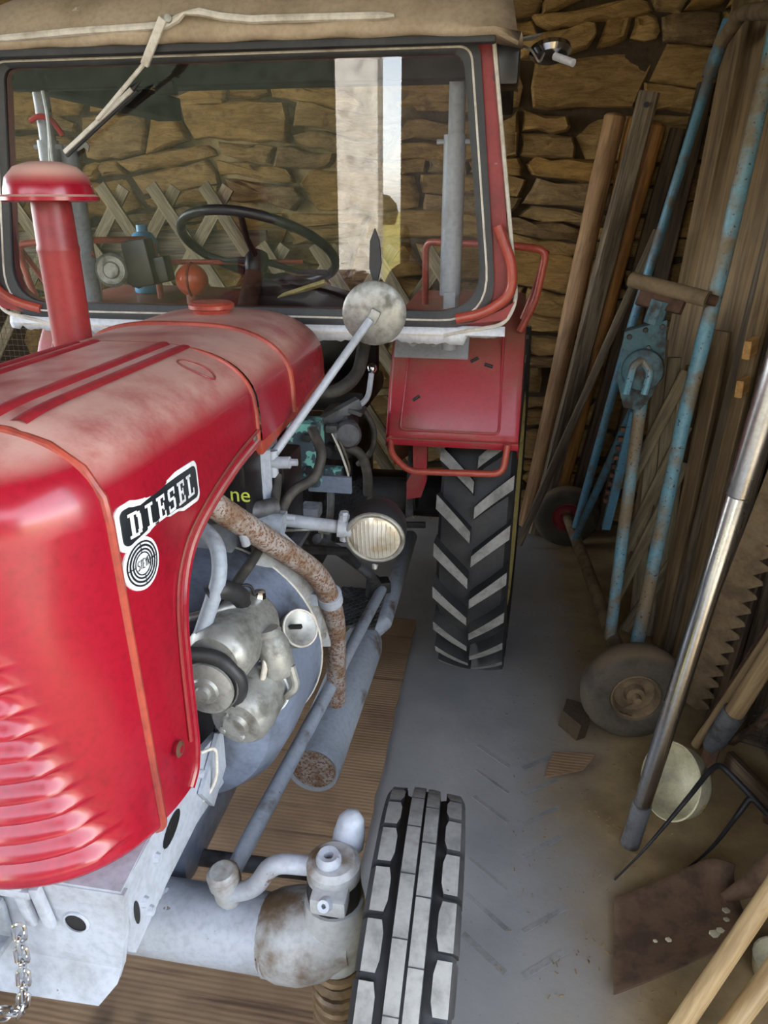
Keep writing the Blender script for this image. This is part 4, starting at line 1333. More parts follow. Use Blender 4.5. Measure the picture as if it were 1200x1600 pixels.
# wiper
bm = nbm(); bar(bm, (-0.788, 1.775, 2.018), (-0.855, 1.80, 1.935), 0.019, 0.012, (1, 0, 0), 0.004); wp = part('wiper', bm, 'offwhite')
bm = nbm(); tube(bm, [(-0.85, 1.80, 1.942), (-1.01, 1.843, 1.833)], 0.0048, 8); part('wiper_arm', bm, 'offwhite', wp)
bm = nbm(); bar(bm, (-0.915, 1.850, 1.896), (-1.112, 1.850, 1.764), 0.010, 0.008, (0, 0, 1), 0.002); part('wiper_blade', bm, 'offwhite', wp)
bm = nbm(); bar(bm, (-0.909, 1.860, 1.893), (-1.113, 1.860, 1.756), 0.006, 0.010, (0, 0, 1), 0.001); part('blade_rubber', bm, 'rubber', wp)
bm = nbm(); lathe(bm, [(0, 0.012), (0.008, 0.01), (0.012, -0.02)], (-0.78, 1.785, 2.018), (0.2, -1, 0), 12); part('wiper_pivot', bm, 'alu', wp)
bm = nbm(); lathe(bm, [(0.0, 0.03), (0.007, 0.0), (0.0075, -0.004)], (-0.912, 1.850, 1.898), (0.8, 0, 0.55), 8); part('blade_tip', bm, 'black', wp)

# ---------------------------------------------------------------- inside the cab
swc = V((-0.70, 2.06, 1.535))
swn = V((0.10, 0.46, 0.885)).normalized()
u, v, d = frame_of(swn)
bm = nbm(); tube(bm, [swc + (u * math.cos(a) + v * math.sin(a)) * 0.212 for a in [2 * PI * i / 56 for i in range(56)]], 0.0125, 12, closed=True)
sw = part('steering_wheel', bm, 'black')
hubc = swc - d * 0.03
for ang in (math.radians(85), math.radians(205), math.radians(325)):
    ux = V((1, 0, 0)); ux = (ux - d * ux.dot(d)).normalized(); uy = d.cross(ux)
    r_ = ux * math.cos(ang) - uy * math.sin(ang)
    bm = nbm(); tube(bm, [hubc + r_ * 0.03, hubc + r_ * 0.12 + d * 0.004, swc + r_ * 0.208], [0.009, 0.0075, 0.0085], 8); part('spoke', bm, 'black', sw)
bm = nbm(); lathe(bm, [(0, 0.02), (0.025, 0.018), (0.034, 0.0), (0.03, -0.03), (0.022, -0.05)], hubc, swn, 20); part('hub', bm, 'black', sw)
bm = nbm(); tube(bm, [hubc - d * 0.04, hubc - d * 0.30 + V((0, -0.02, 0))], [0.026, 0.03], 16); part('steering_column', bm, 'rust')
bm = nbm(); box(bm, (-0.56, 2.10, 1.385), (0.28, 0.18, 0.10), Matrix.Rotation(0.25, 3, 'Y').to_quaternion(), 0.02); dsh = part('dashboard', bm, 'soot')
bm = nbm(); bar(bm, (-0.64, 2.02, 1.41), (-0.50, 2.0, 1.455), 0.02, 0.01, (0, -1, 0.5), 0.002); part('dash_trim', bm, 'yellow_rim', dsh)
# seat back, mostly hidden below the windscreen
bm = nbm(); box(bm, (CX, 2.62, 1.02), (0.44, 0.40, 0.08), bev=0.03); box(bm, (CX, 2.80, 1.15), (0.40, 0.06, 0.24), bev=0.03); part('driver_seat', bm, 'black')
# round work lamp with lens, dark flasher box, orange lamp on the left fender rail
bm = nbm(); lathe(bm, [(0, 0.004), (0.02, 0.006), (0.024, 0.002), (0.038, 0.004), (0.044, 0.0), (0.047, -0.006), (0.044, -0.03), (0.02, -0.05), (0, -0.05)], (-1.125, 2.02, 1.475), (0.25, -1, 0.05), 28); part('work_lamp', bm, 'alu')
bm = nbm(); box(bm, (-1.035, 2.03, 1.495), (0.075, 0.06, 0.125), Matrix.Rotation(-0.15, 3, 'Y').to_quaternion(), 0.012); box(bm, (-1.0, 2.05, 1.475), (0.075, 0.05, 0.07), Matrix.Rotation(-0.15, 3, 'Y').to_quaternion(), 0.008); box(bm, (-1.06, 2.035, 1.455), (0.04, 0.03, 0.05), Matrix.Rotation(0.4, 3, 'Y').to_quaternion(), 0.006); part('flasher_box', bm, 'brown_plastic')
bm = nbm(); bmesh.ops.create_uvsphere(bm, u_segments=24, v_segments=14, radius=0.047, matrix=Matrix.Translation((-0.905, 2.06, 1.448)) @ Matrix.Diagonal((1, 0.8, 0.95, 1)))
ol = part('orange_lamp', bm, 'orange')
bm = nbm(); tube(bm, [(-0.905 + 0.0015, 2.06 + 0.039 * math.cos(a), 1.448 + 0.046 * math.sin(a)) for a in [2 * PI * i / 28 for i in range(28)]], 0.004, 6, closed=True); part('lamp_seam', bm, 'orange_red', ol)
bm = nbm(); tube(bm, [(-0.905, 2.06, 1.41), (-0.905, 2.06, 1.36)], 0.02, 10); part('lamp_stem', bm, 'orange_red', ol)
bm = nbm(); tube(bm, [(-1.09, 2.08, 1.493), (-0.60, 2.14, 1.495)], 0.007, 8); part('dash_rail', bm, 'orange_red')
# red hose on the left, wiring at the left post, strap
bm = nbm(); tube(bm, bend([(-1.21, 2.0, 1.35), (-1.235, 2.0, 1.43), (-1.22, 2.0, 1.50), (-1.17, 2.02, 1.52)], 0.03), 0.009, 8); part('red_hose', bm, 'red_faded')
bm = nbm(); tube(bm, bend([(-1.20, 1.93, 1.965), (-1.19, 1.93, 1.86), (-1.205, 1.94, 1.74), (-1.19, 1.94, 1.45)], 0.05), 0.0045, 6); part('wire_loom', bm, 'white')
bm = nbm(); tube(bm, bend([(-1.195, 1.935, 1.85), (-1.215, 1.94, 1.72), (-1.19, 1.945, 1.55)], 0.05), 0.003, 6); part('wire_loom', bm, 'alu')
bm = nbm(); tube(bm, bend([(-1.262, 1.965, 1.845), (-1.235, 1.955, 1.855), (-1.20, 1.955, 1.85), (-1.175, 1.96, 1.81)], 0.02), 0.007, 8); part('red_strap', bm, 'red_plastic')
bm = nbm(); tube(bm, [(-1.20, 2.02, 1.36), (-1.205, 2.02, 1.79)], 0.03, 16); part('side_tube', bm, 'grey')
bm = nbm(); prism(bm, [(-1.175, 2.01, 1.79), (-1.15, 2.01, 1.805), (-1.135, 2.01, 1.79), (-1.14, 2.01, 1.775), (-1.15, 2.01, 1.785), (-1.17, 2.01, 1.775)], (0, 0.004, 0)); part('tube_clip', bm, 'alu')

# ---------------------------------------------------------------- mirror
mc = V((-0.298, 1.612, 1.428))
mn = V((0.12, -0.95, -0.12)).normalized()
bm = nbm(); lathe(bm, [(0.0, 0.016), (0.03, 0.014), (0.056, 0.008), (0.066, 0.002), (0.0695, -0.002), (0.0695, -0.008), (0.064, -0.010), (0, -0.008)], mc, mn, 40); mr = part('mirror', bm, 'alu')
bm = nbm(); tube(bm, [(-0.468, 1.385, 1.172), (-0.303, 1.585, 1.418)], 0.0088, 12); part('mirror_arm', bm, 'grey', mr)
bm = nbm(); box(bm, mc + mn * 0.018, (0.022, 0.018, 0.03), Matrix.Rotation(0.5, 3, 'Y').to_quaternion(), 0.004); part('mirror_clamp', bm, 'alu', mr)
bm = nbm(); tube(bm, [(-0.485, 1.375, 1.158), (-0.43, 1.375, 1.162)], 0.0125, 10); tube(bm, [(-0.432, 1.375, 1.162), (-0.415, 1.375, 1.163)], 0.0075, 8); tube(bm, [(-0.468, 1.375, 1.13), (-0.468, 1.378, 1.185)], 0.012, 10); part('arm_clamp', bm, 'grey', mr)
bm = nbm(); prism(bm, [(-0.30, 1.64, 1.475), (-0.288, 1.64, 1.53), (-0.292, 1.64, 1.575), (-0.302, 1.64, 1.60), (-0.312, 1.64, 1.575), (-0.314, 1.64, 1.52)], (0, 0.012, 0)); part('mirror_stalk', bm, 'rubber', mr)

# ---------------------------------------------------------------- headlight
hc = V((-0.262, 1.43, 0.995))
hn = V((0.02, -0.95, -0.20)).normalized()
bm = nbm(); lathe(bm, [(0.056, 0.022), (0.063, 0.02), (0.066, 0.008), (0.065, -0.01), (0.060, -0.04), (0.047, -0.066), (0.025, -0.08), (0, -0.084)], hc, hn, 36); hl_ = part('headlight', bm, 'dark_metal')
bm = nbm(); lathe(bm, [(0.0, 0.034), (0.02, 0.0335), (0.04, 0.03), (0.054, 0.024), (0.057, 0.018)], hc, hn, 36); ln = part('lens', bm, 'lens', hl_)
bm = nbm(); tube(bm, [hc + hn * 0.021 + (frame_of(hn)[0] * math.cos(a) + frame_of(hn)[1] * math.sin(a)) * 0.060 for a in [2 * PI * i / 40 for i in range(40)]], 0.005, 8, closed=True); part('bezel', bm, 'alu', hl_)
uu, vv2, _ = frame_of(hn)
if abs(uu.z) > abs(vv2.z):
    uu, vv2 = vv2, uu
for i in range(-5, 6):
    bm = nbm()
    x = i * 0.0088
    hh = math.sqrt(max(0, 0.050 ** 2 - x * x))
    pts = []
    for j in range(9):
        y = -hh + 2 * hh * j / 8
        rr = math.hypot(x, y)
        pts.append(hc + uu * x + vv2 * y + hn * (0.0345 - 0.0105 * (rr / 0.054) ** 2.2))
    tube(bm, pts, 0.0016, 6)
    part('lens_rib', bm, 'lens', hl_)
bm = nbm(); tube(bm, [(-0.455, 1.40, 1.022), (-0.335, 1.42, 1.005)], 0.0145, 14); part('lamp_arm', bm, 'grey', hl_)
bm = nbm(); tube(bm, [(-0.345, 1.418, 1.006), (-0.312, 1.424, 1.002)], 0.022, 14); tube(bm, [(-0.33, 1.42, 0.975), (-0.33, 1.42, 1.036)], 0.012, 8); part('lamp_clamp', bm, 'grey', hl_)
bm = nbm(); lathe(bm, [(0, 0.008), (0.010, 0.006), (0.011, -0.004)], (-0.33, 1.42, 1.036), (0, 0, 1), 6); part('clamp_nut', bm, 'grey', hl_)
bm = nbm(); lathe(bm, [(0, 0.012), (0.005, 0.01), (0.007, 0)], hc + V((0, -0.02, -0.068)), (0, -0.3, -1), 8); part('bezel_screw', bm, 'alu', hl_)

# ---------------------------------------------------------------- engine side
# blower drum
dc = (-0.585, 1.02, 0.785)
bm = nbm(); lathe(bm, [(0.10, 0.0), (0.16, -0.005), (0.20, 0.01), (0.223, 0.05), (0.230, 0.12), (0.231, 0.24), (0.234, 0.245), (0.236, 0.252), (0.232, 0.262), (0.20, 0.30), (0.0, 0.30)], dc, (0, 1, 0), 56); drum = part('blower_housing', bm, 'bluegrey')
bm = nbm(); lathe(bm, [(0.10, 0.004), (0.0, 0.004)], dc, (0, 1, 0), 32); part('blower_inlet', bm, 'black', drum)
bm = nbm(); tube(bm, [(dc[0] + 0.2345 * math.cos(a), 1.272, dc[2] + 0.2345 * math.sin(a)) for a in [2 * PI * i / 56 for i in range(56)]], 0.0035, 6, closed=True); part('housing_rim', bm, 'offwhite', drum)
# engine block, cylinder shroud, crankcase, clutch bell, gearbox
bm = nbm(); box(bm, (-0.70, 1.42, 0.93), (0.36, 0.34, 0.50), bev=0.02); part('cylinder_shroud', bm, 'grey_dirty')
bm = nbm(); box(bm, (-0.70, 1.20, 0.58), (0.33, 0.52, 0.30), bev=0.04); part('crankcase', bm, 'bluegrey')
bm = nbm(); box(bm, (-0.66, 1.06, 0.53), (0.24, 0.16, 0.15), bev=0.05); part('oil_sump', bm, 'grey_dirty')
bm = nbm(); lathe(bm, [(0.20, 0), (0.215, 0.02), (0.20, 0.14), (0.15, 0.28), (0.15, 0.34)], (-0.70, 1.58, 0.68), (0, 1, 0), 32); part('clutch_bell', bm, 'mid_metal')
bm = nbm(); box(bm, (-0.70, 2.12, 0.72), (0.28, 0.62, 0.34), bev=0.03); part('gearbox', bm, 'dark_metal')
bm = nbm(); tube(bm, [(-1.30, 2.60, 0.632), (-0.10, 2.60, 0.632)], 0.085, 22); part('rear_axle', bm, 'dark_metal')
bm = nbm(); box(bm, (-0.70, 2.62, 0.68), (0.36, 0.40, 0.42), bev=0.05); part('differential', bm, 'dark_metal')
# generator
gb = nbm(); lathe(gb, [(0, -0.012), (0.045, -0.01), (0.056, 0.0), (0.058, 0.01), (0.058, 0.135), (0.05, 0.15), (0.035, 0.158), (0, 0.16)], (-0.455, 0.985, 0.945), (0.10, 1, 0.0), 30); gen = part('generator', gb, 'alu')
for (x, y, z, r) in ((-0.455, 1.10, 1.002, 0.010), (-0.42, 1.115, 0.99, 0.010), (-0.435, 1.085, 1.0, 0.007)):
    bm = nbm(); lathe(bm, [(0, 0.018), (r, 0.016), (r * 1.2, 0.008), (r * 1.2, -0.006)], (x, y, z), (0.15, 0.1, 1), 8); part('terminal', bm, 'chrome', gen)
bm = nbm(); lathe(bm, [(0, 0.024), (0.012, 0.024), (0.014, 0.016), (0.022, 0.015), (0.025, 0.010), (0.043, 0.008), (0.048, 0.006), (0.048, 0.0), (0.04, -0.008)], (-0.462, 0.955, 0.908), (-0.02, -1, 0.0), 30); pul = part('pulley', bm, 'alu')
bm = nbm(); lathe(bm, [(0.046, -0.008), (0.053, -0.004), (0.053, -0.03), (0.046, -0.03)], (-0.462, 0.955, 0.908), (-0.02, -1, 0.0), 30); part('pulley_rear', bm, 'alu', pul)
# V-belt round the pulley running to the crank
pts = []
for i in range(20):
    a = math.radians(-60 + 200 * i / 19)
    pts.append((-0.462 + 0.054 * math.cos(a), 0.972, 0.908 + 0.054 * math.sin(a)))
pts += [(-0.56, 0.972, 0.92), (-0.66, 0.972, 0.86), (-0.70, 0.972, 0.72), (-0.64, 0.972, 0.62)]
bm = nbm(); tube(bm, bend(pts, 0.01, 2), 0.009, 8, closed=False); part('v_belt', bm, 'rubber')
bm = nbm(); tube(bm, bend([(-0.50, 0.94, 0.98), (-0.44, 0.965, 0.965), (-0.405, 0.972, 0.915), (-0.42, 0.972, 0.87)], 0.04), 0.013, 10); part('belt_guard', bm, 'dark_metal')
# starter / oil filter drum
bm = nbm(); lathe(bm, [(0, -0.045), (0.02, -0.045), (0.025, -0.038), (0.044, -0.035), (0.053, -0.024), (0.056, 0.0), (0.056, 0.085), (0.0, 0.088)], (-0.418, 1.0, 0.835), (0.10, 1, 0.12), 30); sta = part('starter_motor', bm, 'alu')
bm = nbm(); tube(bm, [(-0.418 + 0.0065 + 0.057 * math.cos(a), 1.055, 0.842 + 0.057 * math.sin(a)) for a in [2 * PI * i / 30 for i in range(30)]], 0.003, 6, closed=True); part('band_clip', bm, 'white', sta)
for (dx, dz) in ((-0.01, 0.018), (0.012, -0.022), (-0.02, -0.012)):
    bm = nbm(); lathe(bm, [(0, 0.006), (0.005, 0.005), (0.007, 0)], (-0.424 + dx, 0.962, 0.83 + dz), (-0.1, -1, -0.1), 8); part('screw', bm, 'alu', sta)
# fuel pump / thermostat casting beside the drum
bm = nbm(); lathe(bm, [(0, -0.03), (0.022, -0.028), (0.028, -0.015), (0.029, 0.03), (0.024, 0.045), (0.020, 0.05), (0.022, 0.056), (0.018, 0.062), (0, 0.062)], (-0.372, 1.055, 0.905), (-0.25, 0.1, 1), 22); fpu = part('fuel_pump', bm, 'alu')
bm = nbm(); bar(bm, (-0.40, 1.05, 0.90), (-0.395, 1.05, 0.83), 0.012, 0.02, (1, 0, 0), 0.003); part('pump_bracket', bm, 'alu', fpu)
bm = nbm(); tube(bm, bend([(-0.345, 1.05, 0.90), (-0.335, 1.045, 0.86), (-0.355, 1.04, 0.84)], 0.02), 0.007, 8); part('pump_lever', bm, 'alu', fpu)
bm = nbm(); lathe(bm, [(0, 0.004), (0.02, 0.006), (0.031, 0.012), (0.034, 0.012), (0.035, 0.0), (0.032, -0.03), (0.02, -0.06)], (-0.362, 1.15, 0.912), (0.55, -0.45, 0.5), 26); part('breather', bm, 'alu')
bm = nbm(); bd_ = V((0.55, -0.45, 0.5)).normalized(); bu_, bv_, _ = frame_of(bd_); tube(bm, [V((-0.362, 1.15, 0.912)) + bd_ * 0.012 + (bu_ * math.cos(a) + bv_ * math.sin(a)) * 0.0345 for a in [2 * PI * i / 28 for i in range(28)]], 0.0022, 6, closed=True); part('breather_rim', bm, 'offwhite')
bm = nbm(); bar(bm, (-0.372, 1.135, 0.925), (-0.348, 1.132, 0.93), 0.008, 0.008, (0, 0, 1), 0.002); part('breather_slot', bm, 'dark_metal')
# cables and pipes
def hose(name, pts, r, mat, k=0.04):
    bm = nbm(); tube(bm, bend(pts, k), r, 10); return part(name, bm, mat)
hose('white_cable', [(-0.40, 1.07, 0.955), (-0.385, 1.04, 0.93), (-0.39, 1.02, 0.875), (-0.44, 0.98, 0.845)], 0.0055, 'offwhite')
hose('fuel_line', [(-0.47, 0.92, 0.80), (-0.455, 0.95, 0.79), (-0.46, 0.95, 0.71), (-0.50, 0.92, 0.66)], 0.003, 'offwhite')
hose('cable', [(-0.52, 1.02, 0.995), (-0.47, 1.05, 1.0), (-0.435, 1.07, 1.005), (-0.428, 1.09, 0.99)], 0.0075, 'alu')
hose('cable', [(-0.425, 1.11, 0.998), (-0.43, 1.10, 1.03), (-0.47, 1.08, 1.02)], 0.003, 'dark_metal')
hose('grey_pipe', [(-0.52, 1.10, 1.14), (-0.465, 1.06, 1.125), (-0.452, 1.03, 1.08), (-0.48, 1.0, 0.99), (-0.50, 0.98, 0.93)], 0.0135, 'muffler')
hose('pipe_clamp', [(-0.472, 1.02, 1.045), (-0.455, 1.03, 1.055), (-0.435, 1.06, 1.03), (-0.44, 1.08, 1.0)], 0.017, 'dark_metal', 0.02)
hose('small_pipe', [(-0.53, 1.12, 1.165), (-0.47, 1.12, 1.165), (-0.455, 1.14, 1.13), (-0.45, 1.15, 1.08)], 0.0085, 'grey')
hose('rubber_hose', [(-0.46, 1.10, 1.02), (-0.455, 1.22, 1.03), (-0.45, 1.32, 1.08), (-0.46, 1.38, 1.13)], 0.010, 'hose')
hose('rubber_hose', [(-0.465, 1.38, 1.035), (-0.44, 1.40, 1.09), (-0.40, 1.45, 1.10), (-0.385, 1.47, 1.15), (-0.42, 1.52, 1.19)], 0.0115, 'hose')
bm = nbm(); box(bm, (-0.452, 1.085, 1.018), (0.022, 0.02, 0.016), bev=0.003); part('red_tap', bm, 'red_plastic')
# exhaust pipe and muffler
bm = nbm(); tube(bm, bend([(-0.60, 1.0, 1.25), (-0.50, 1.06, 1.215), (-0.365, 1.345, 0.925), (-0.355, 1.42, 0.78), (-0.385, 1.52, 0.47)], 0.09, 8), 0.0235, 20); ex = part('exhaust_pipe', bm, 'rust_pipe')
ec = V((-0.358, 1.385, 0.85)); ed = V((0.005, 0.07, -0.15)).normalized()
bm = nbm(); tube(bm, [ec - ed * 0.014, ec + ed * 0.014], 0.0275, 20); box(bm, ec + V((-0.034, -0.012, 0)), (0.022, 0.014, 0.03), bev=0.003); part('pipe_clamp', bm, 'grey', ex)
bm = nbm(); tube(bm, [ec + V((-0.03, 0.02, -0.02)), ec + V((-0.02, 0.02, -0.10))], 0.008, 8); tube(bm, [ec + V((-0.03, 0.02, -0.075)), ec + V((-0.03, 0.02, -0.115))], 0.013, 10); part('hanger_bolt', bm, 'alu', ex)
bm = nbm(); lathe(bm, [(0, 0.006), (0.050, 0.004), (0.057, 0.0), (0.064, -0.006), (0.066, 0.0), (0.0665, 0.012), (0.066, 0.02), (0.066, 0.54), (0.058, 0.58), (0.03, 0.60), (0, 0.60)], (-0.412, 1.375, 0.372), (0.02, 1, 0.01), 36); mf = part('muffler', bm, 'muffler')
bm = nbm(); lathe(bm, [(0, -0.0015), (0.056, -0.0005), (0.057, 0.006)], (-0.412, 1.375, 0.372), (0.02, 1, 0.01), 30); part('muffler_end', bm, 'rust_pipe', mf)
bm = nbm(); tube(bm, [(-0.40, 1.96, 0.38), (-0.345, 2.0, 0.42), (-0.34, 2.58, 0.46)], [0.03, 0.027, 0.027], 16); part('frame_tube', bm, 'muffler')
# shroud panel behind the pipe, grey upright, battery
bm = nbm(); prism(bm, [(-0.47, 1.22, 1.06), (-0.455, 1.30, 1.05), (-0.40, 1.36, 0.95), (-0.36, 1.40, 0.82), (-0.37, 1.42, 0.70), (-0.50, 1.36, 0.72)], (0, 0.02, 0)); part('air_duct', bm, 'grey_oil')
bm = nbm(); box(bm, (-0.492, 1.34, 1.02), (0.035, 0.02, 0.44), bev=0.004); up_ = part('lamp_upright', bm, 'grey')
bm = nbm(); bar(bm, (-0.478, 1.35, 1.195), (-0.478, 1.35, 1.06), 0.010, 0.03, (0, 1, 0), 0.003); part('slotted_strap', bm, 'grey', up_)
bm = nbm(); box(bm, (-0.465, 1.36, 1.045), (0.05, 0.03, 0.022), bev=0.004); lathe(bm, [(0, 0.02), (0.006, 0.018), (0.008, 0)], (-0.44, 1.36, 1.045), (1, 0, 0), 8); part('strap_bolt', bm, 'grey', up_)
bm = nbm(); box(bm, (-0.512, 1.50, 1.045), (0.10, 0.14, 0.19), bev=0.008); bat = part('battery', bm, 'black')
bm = nbm(); box(bm, (-0.53, 1.27, 1.15), (0.12, 0.10, 0.12), bev=0.01); bx_ = part('black_box', bm, 'black')
tc = bpy.data.curves.new('print', 'FONT'); tc.body = 'ne'; tc.size = 0.042; tc.extrude = 0.0006
to = bpy.data.objects.new('print_tmp', tc); COL.objects.link(to)
bpy.context.view_layer.update()
tm = bpy.data.meshes.new_from_object(to.evaluated_get(bpy.context.evaluated_depsgraph_get()))
bpy.data.objects.remove(to)
bm = nbm(); bm.from_mesh(tm)
bmesh.ops.transform(bm, matrix=Matrix.Translation((-0.502, 1.2185, 1.135)) @ Matrix.Rotation(PI / 2, 4, 'X'), verts=bm.verts)
part('box_print', bm, 'lime', bx_)
bm = nbm(); box(bm, (-0.50, 1.52, 0.945), (0.13, 0.20, 0.014), bev=0.004); part('battery_tray', bm, 'mid_metal', bat)
bm = nbm(); box(bm, (-0.45, 1.585, 0.968), (0.045, 0.05, 0.03), bev=0.004); part('terminal_block', bm, 'grey_dirty', bat)
# flaked teal pump body, dark controls, gear lever
bm = nbm(); box(bm, (-0.500, 1.74, 1.065), (0.082, 0.08, 0.17), bev=0.01); tp = part('hydraulic_valve', bm, 'teal')
for z in (1.03, 1.115):
    bm = nbm(); lathe(bm, [(0, 0.014), (0.010, 0.012), (0.013, 0)], (-0.484, 1.70, z), (0.1, -1, 0), 6); part('valve_bolt', bm, 'dark_metal', tp)
bm = nbm(); box(bm, (-0.46, 1.95, 1.06), (0.09, 0.14, 0.14), bev=0.03); cb_ = part('control_block', bm, 'dark_metal')
bm = nbm(); lathe(bm, [(0, 0.06), (0.03, 0.058), (0.036, 0.05), (0.036, -0.03), (0.03, -0.05), (0, -0.052)], (-0.425, 1.89, 1.075), (0.25, -1, 0.15), 20); part('control_drum', bm, 'mid_metal', cb_)
bm = nbm(); lathe(bm, [(0, 0.03), (0.016, 0.028), (0.02, 0.0), (0.02, -0.06)], (-0.475, 1.875, 1.03), (0, -1, 0), 14); part('valve_stub', bm, 'dark_metal', cb_)
bm = nbm(); box(bm, (-0.41, 1.93, 1.13), (0.05, 0.07, 0.012), Matrix.Rotation(0.3, 3, 'Y').to_quaternion(), 0.003); part('control_plate', bm, 'mid_metal', cb_)
bm = nbm(); box(bm, (-0.455, 1.84, 0.975), (0.05, 0.04, 0.03), bev=0.004); part('pump_foot', bm, 'teal', cb_)
bm = nbm(); bar(bm, (-0.50, 1.86, 1.10), (-0.40, 1.93, 1.15), 0.03, 0.03, (0, 0, 1), 0.004); bar(bm, (-0.47, 1.84, 1.10), (-0.44, 1.84, 1.10), 0.02, 0.03, (0, 0, 1), 0.003); part('lever_bracket', bm, 'mid_metal')
bm = nbm(); tube(bm, bend([(-0.50, 1.88, 1.09), (-0.42, 1.94, 1.125), (-0.385, 1.98, 1.145), (-0.378, 2.0, 1.215)], 0.03), 0.008, 10); gl = part('gear_lever', bm, 'grey')
bm = nbm(); bmesh.ops.create_uvsphere(bm, u_segments=14, v_segments=10, radius=0.0145, matrix=Matrix.Translation((-0.377, 2.0, 1.228))); part('lever_knob', bm, 'chrome', gl)
hose('heavy_hose', [(-0.53, 1.86, 1.19), (-0.45, 1.88, 1.185), (-0.405, 1.95, 1.22), (-0.40, 2.02, 1.30), (-0.39, 2.06, 1.38)], 0.018, 'hose', 0.06)
hose('wire_bundle', [(-0.45, 1.84, 1.09), (-0.42, 1.82, 1.05), (-0.405, 1.83, 0.99), (-0.42, 1.85, 0.95)], 0.003, 'wire')
hose('wire_bundle', [(-0.455, 1.84, 1.085), (-0.43, 1.815, 1.05), (-0.41, 1.825, 0.98), (-0.415, 1.85, 0.93)], 0.003, 'offwhite')
hose('wire_bundle', [(-0.50, 1.80, 1.13), (-0.485, 1.79, 1.14), (-0.478, 1.80, 1.08), (-0.48, 1.82, 1.02)], 0.0025, 'wire')
hose('hydraulic_hose', [(-0.46, 1.88, 1.04), (-0.39, 1.90, 1.02), (-0.375, 1.92, 0.95), (-0.385, 1.96, 0.82)], 0.014, 'hose', 0.05)
hose('hydraulic_hose', [(-0.40, 1.98, 1.12), (-0.37, 2.0, 1.06), (-0.38, 2.02, 0.98), (-0.43, 2.05, 0.93)], 0.009, 'hose', 0.05)
# pedals: flat pad, chequered foot plates
bm = nbm(); box(bm, (-0.44, 1.74, 0.98), (0.115, 0.012, 0.045), bev=0.003); pd_ = part('clutch_pedal', bm, 'bluegrey')
bm = nbm(); tube(bm, bend([(-0.44, 1.748, 0.975), (-0.445, 1.76, 0.90), (-0.47, 1.80, 0.78)], 0.03), 0.010, 8); part('pedal_arm', bm, 'mid_metal', pd_)
def chequer(name, o, ux, uy, w, h, mat, n=6):
    o, ux, uy = V(o), V(ux).normalized(), V(uy).normalized()
    nn_ = ux.cross(uy)
    bm = nbm(); prism(bm, [o, o + ux * w, o + ux * w + uy * h, o + uy * h], -nn_ * 0.008)
    pl = part(name, bm, mat)
    bm = nbm()
    for s in (-1, 1):
        for k in range(-n, 2 * n):
            a = k * w / n
            pts = []
            for q in range(41):
                x = q / 40 * w
                y = (x - a) * s + (0 if s > 0 else 0)
                if 0 <= y <= h:
                    pts.append(o + ux * x + uy * y)
            if len(pts) > 2:
                bar(bm, pts[0] + nn_ * 0.001, pts[-1] + nn_ * 0.001, 0.005, 0.004, nn_.cross((pts[-1] - pts[0]).normalized()))
    part('chequer_ribs', bm, mat, pl)
    return pl
chequer('foot_plate', (-0.505, 1.90, 0.46), (1, 0, 0), (0, 0.96, 0.05), 0.15, 0.22, 'mid_metal', 6)
chequer('floor_pad', (-0.50, 1.86, 0.83), (1, 0, 0), (0, 0.82, 0.5), 0.12, 0.14, 'dark_metal', 6)
# steering drop arm with ball joint
bm = nbm(); tube(bm, bend([(-0.475, 1.72, 0.83), (-0.43, 1.82, 0.745), (-0.385, 1.98, 0.60), (-0.37, 2.02, 0.545)], 0.05), 0.015, 12); da = part('drop_arm', bm, 'mid_metal')
bm = nbm(); box(bm, (-0.355, 2.045, 0.53), (0.045, 0.05, 0.04), Matrix.Rotation(0.4, 3, 'Z').to_quaternion(), 0.008); tube(bm, [(-0.385, 2.01, 0.51), (-0.38, 2.01, 0.575)], 0.02, 12); part('ball_joint', bm, 'dark_metal', da)
hose('brake_rod', [(-0.49, 1.42, 0.985), (-0.42, 1.44, 0.985), (-0.395, 1.47, 0.975), (-0.40, 1.49, 0.945)], 0.004, 'alu', 0.02)
bm = nbm(); tube(bm, [(-0.40, 1.47, 0.975), (-0.375, 1.47, 0.972)], 0.010, 8); part('rod_nut', bm, 'alu')
bm = nbm(); tube(bm, [(-0.52, 1.47, 0.92), (-0.40, 1.72, 0.80), (-0.385, 1.80, 0.72)], 0.012, 8); part('brake_linkage', bm, 'dark_metal')
bm = nbm(); tube(bm, [(-0.48, 2.28, 0.75), (-0.28, 2.28, 0.755)], 0.055, 18); part('brake_drum', bm, 'rubber')
bm = nbm(); bar(bm, (-0.50, 2.20, 0.665), (-0.24, 2.20, 0.68), 0.02, 0.012, (0, 0, 1), 0.003); part('brake_shaft', bm, 'dark_metal')
bm = nbm(); prism(bm, [(-0.30, 2.20, 0.95), (-0.285, 2.20, 0.95), (-0.285, 2.22, 0.70), (-0.31, 2.22, 0.69)], (0, 0.02, 0)); part('fender_strut', bm, 'mid_metal')
bm = nbm(); tube(bm, [(-0.95, 1.44, 0.85), (-0.60, 1.44, 0.85)], 0.03, 12); part('cross_shaft', bm, 'mid_metal')
hose('long_pipe', [(-0.62, 1.20, 1.10), (-0.50, 1.24, 1.10), (-0.44, 1.30, 1.095)], 0.018, 'mid_metal', 0.04)
bm = nbm(); tube(bm, [(-0.60, 1.28, 1.075), (-0.42, 1.28, 1.065)], 0.022, 12); part('manifold_tube', bm, 'muffler')

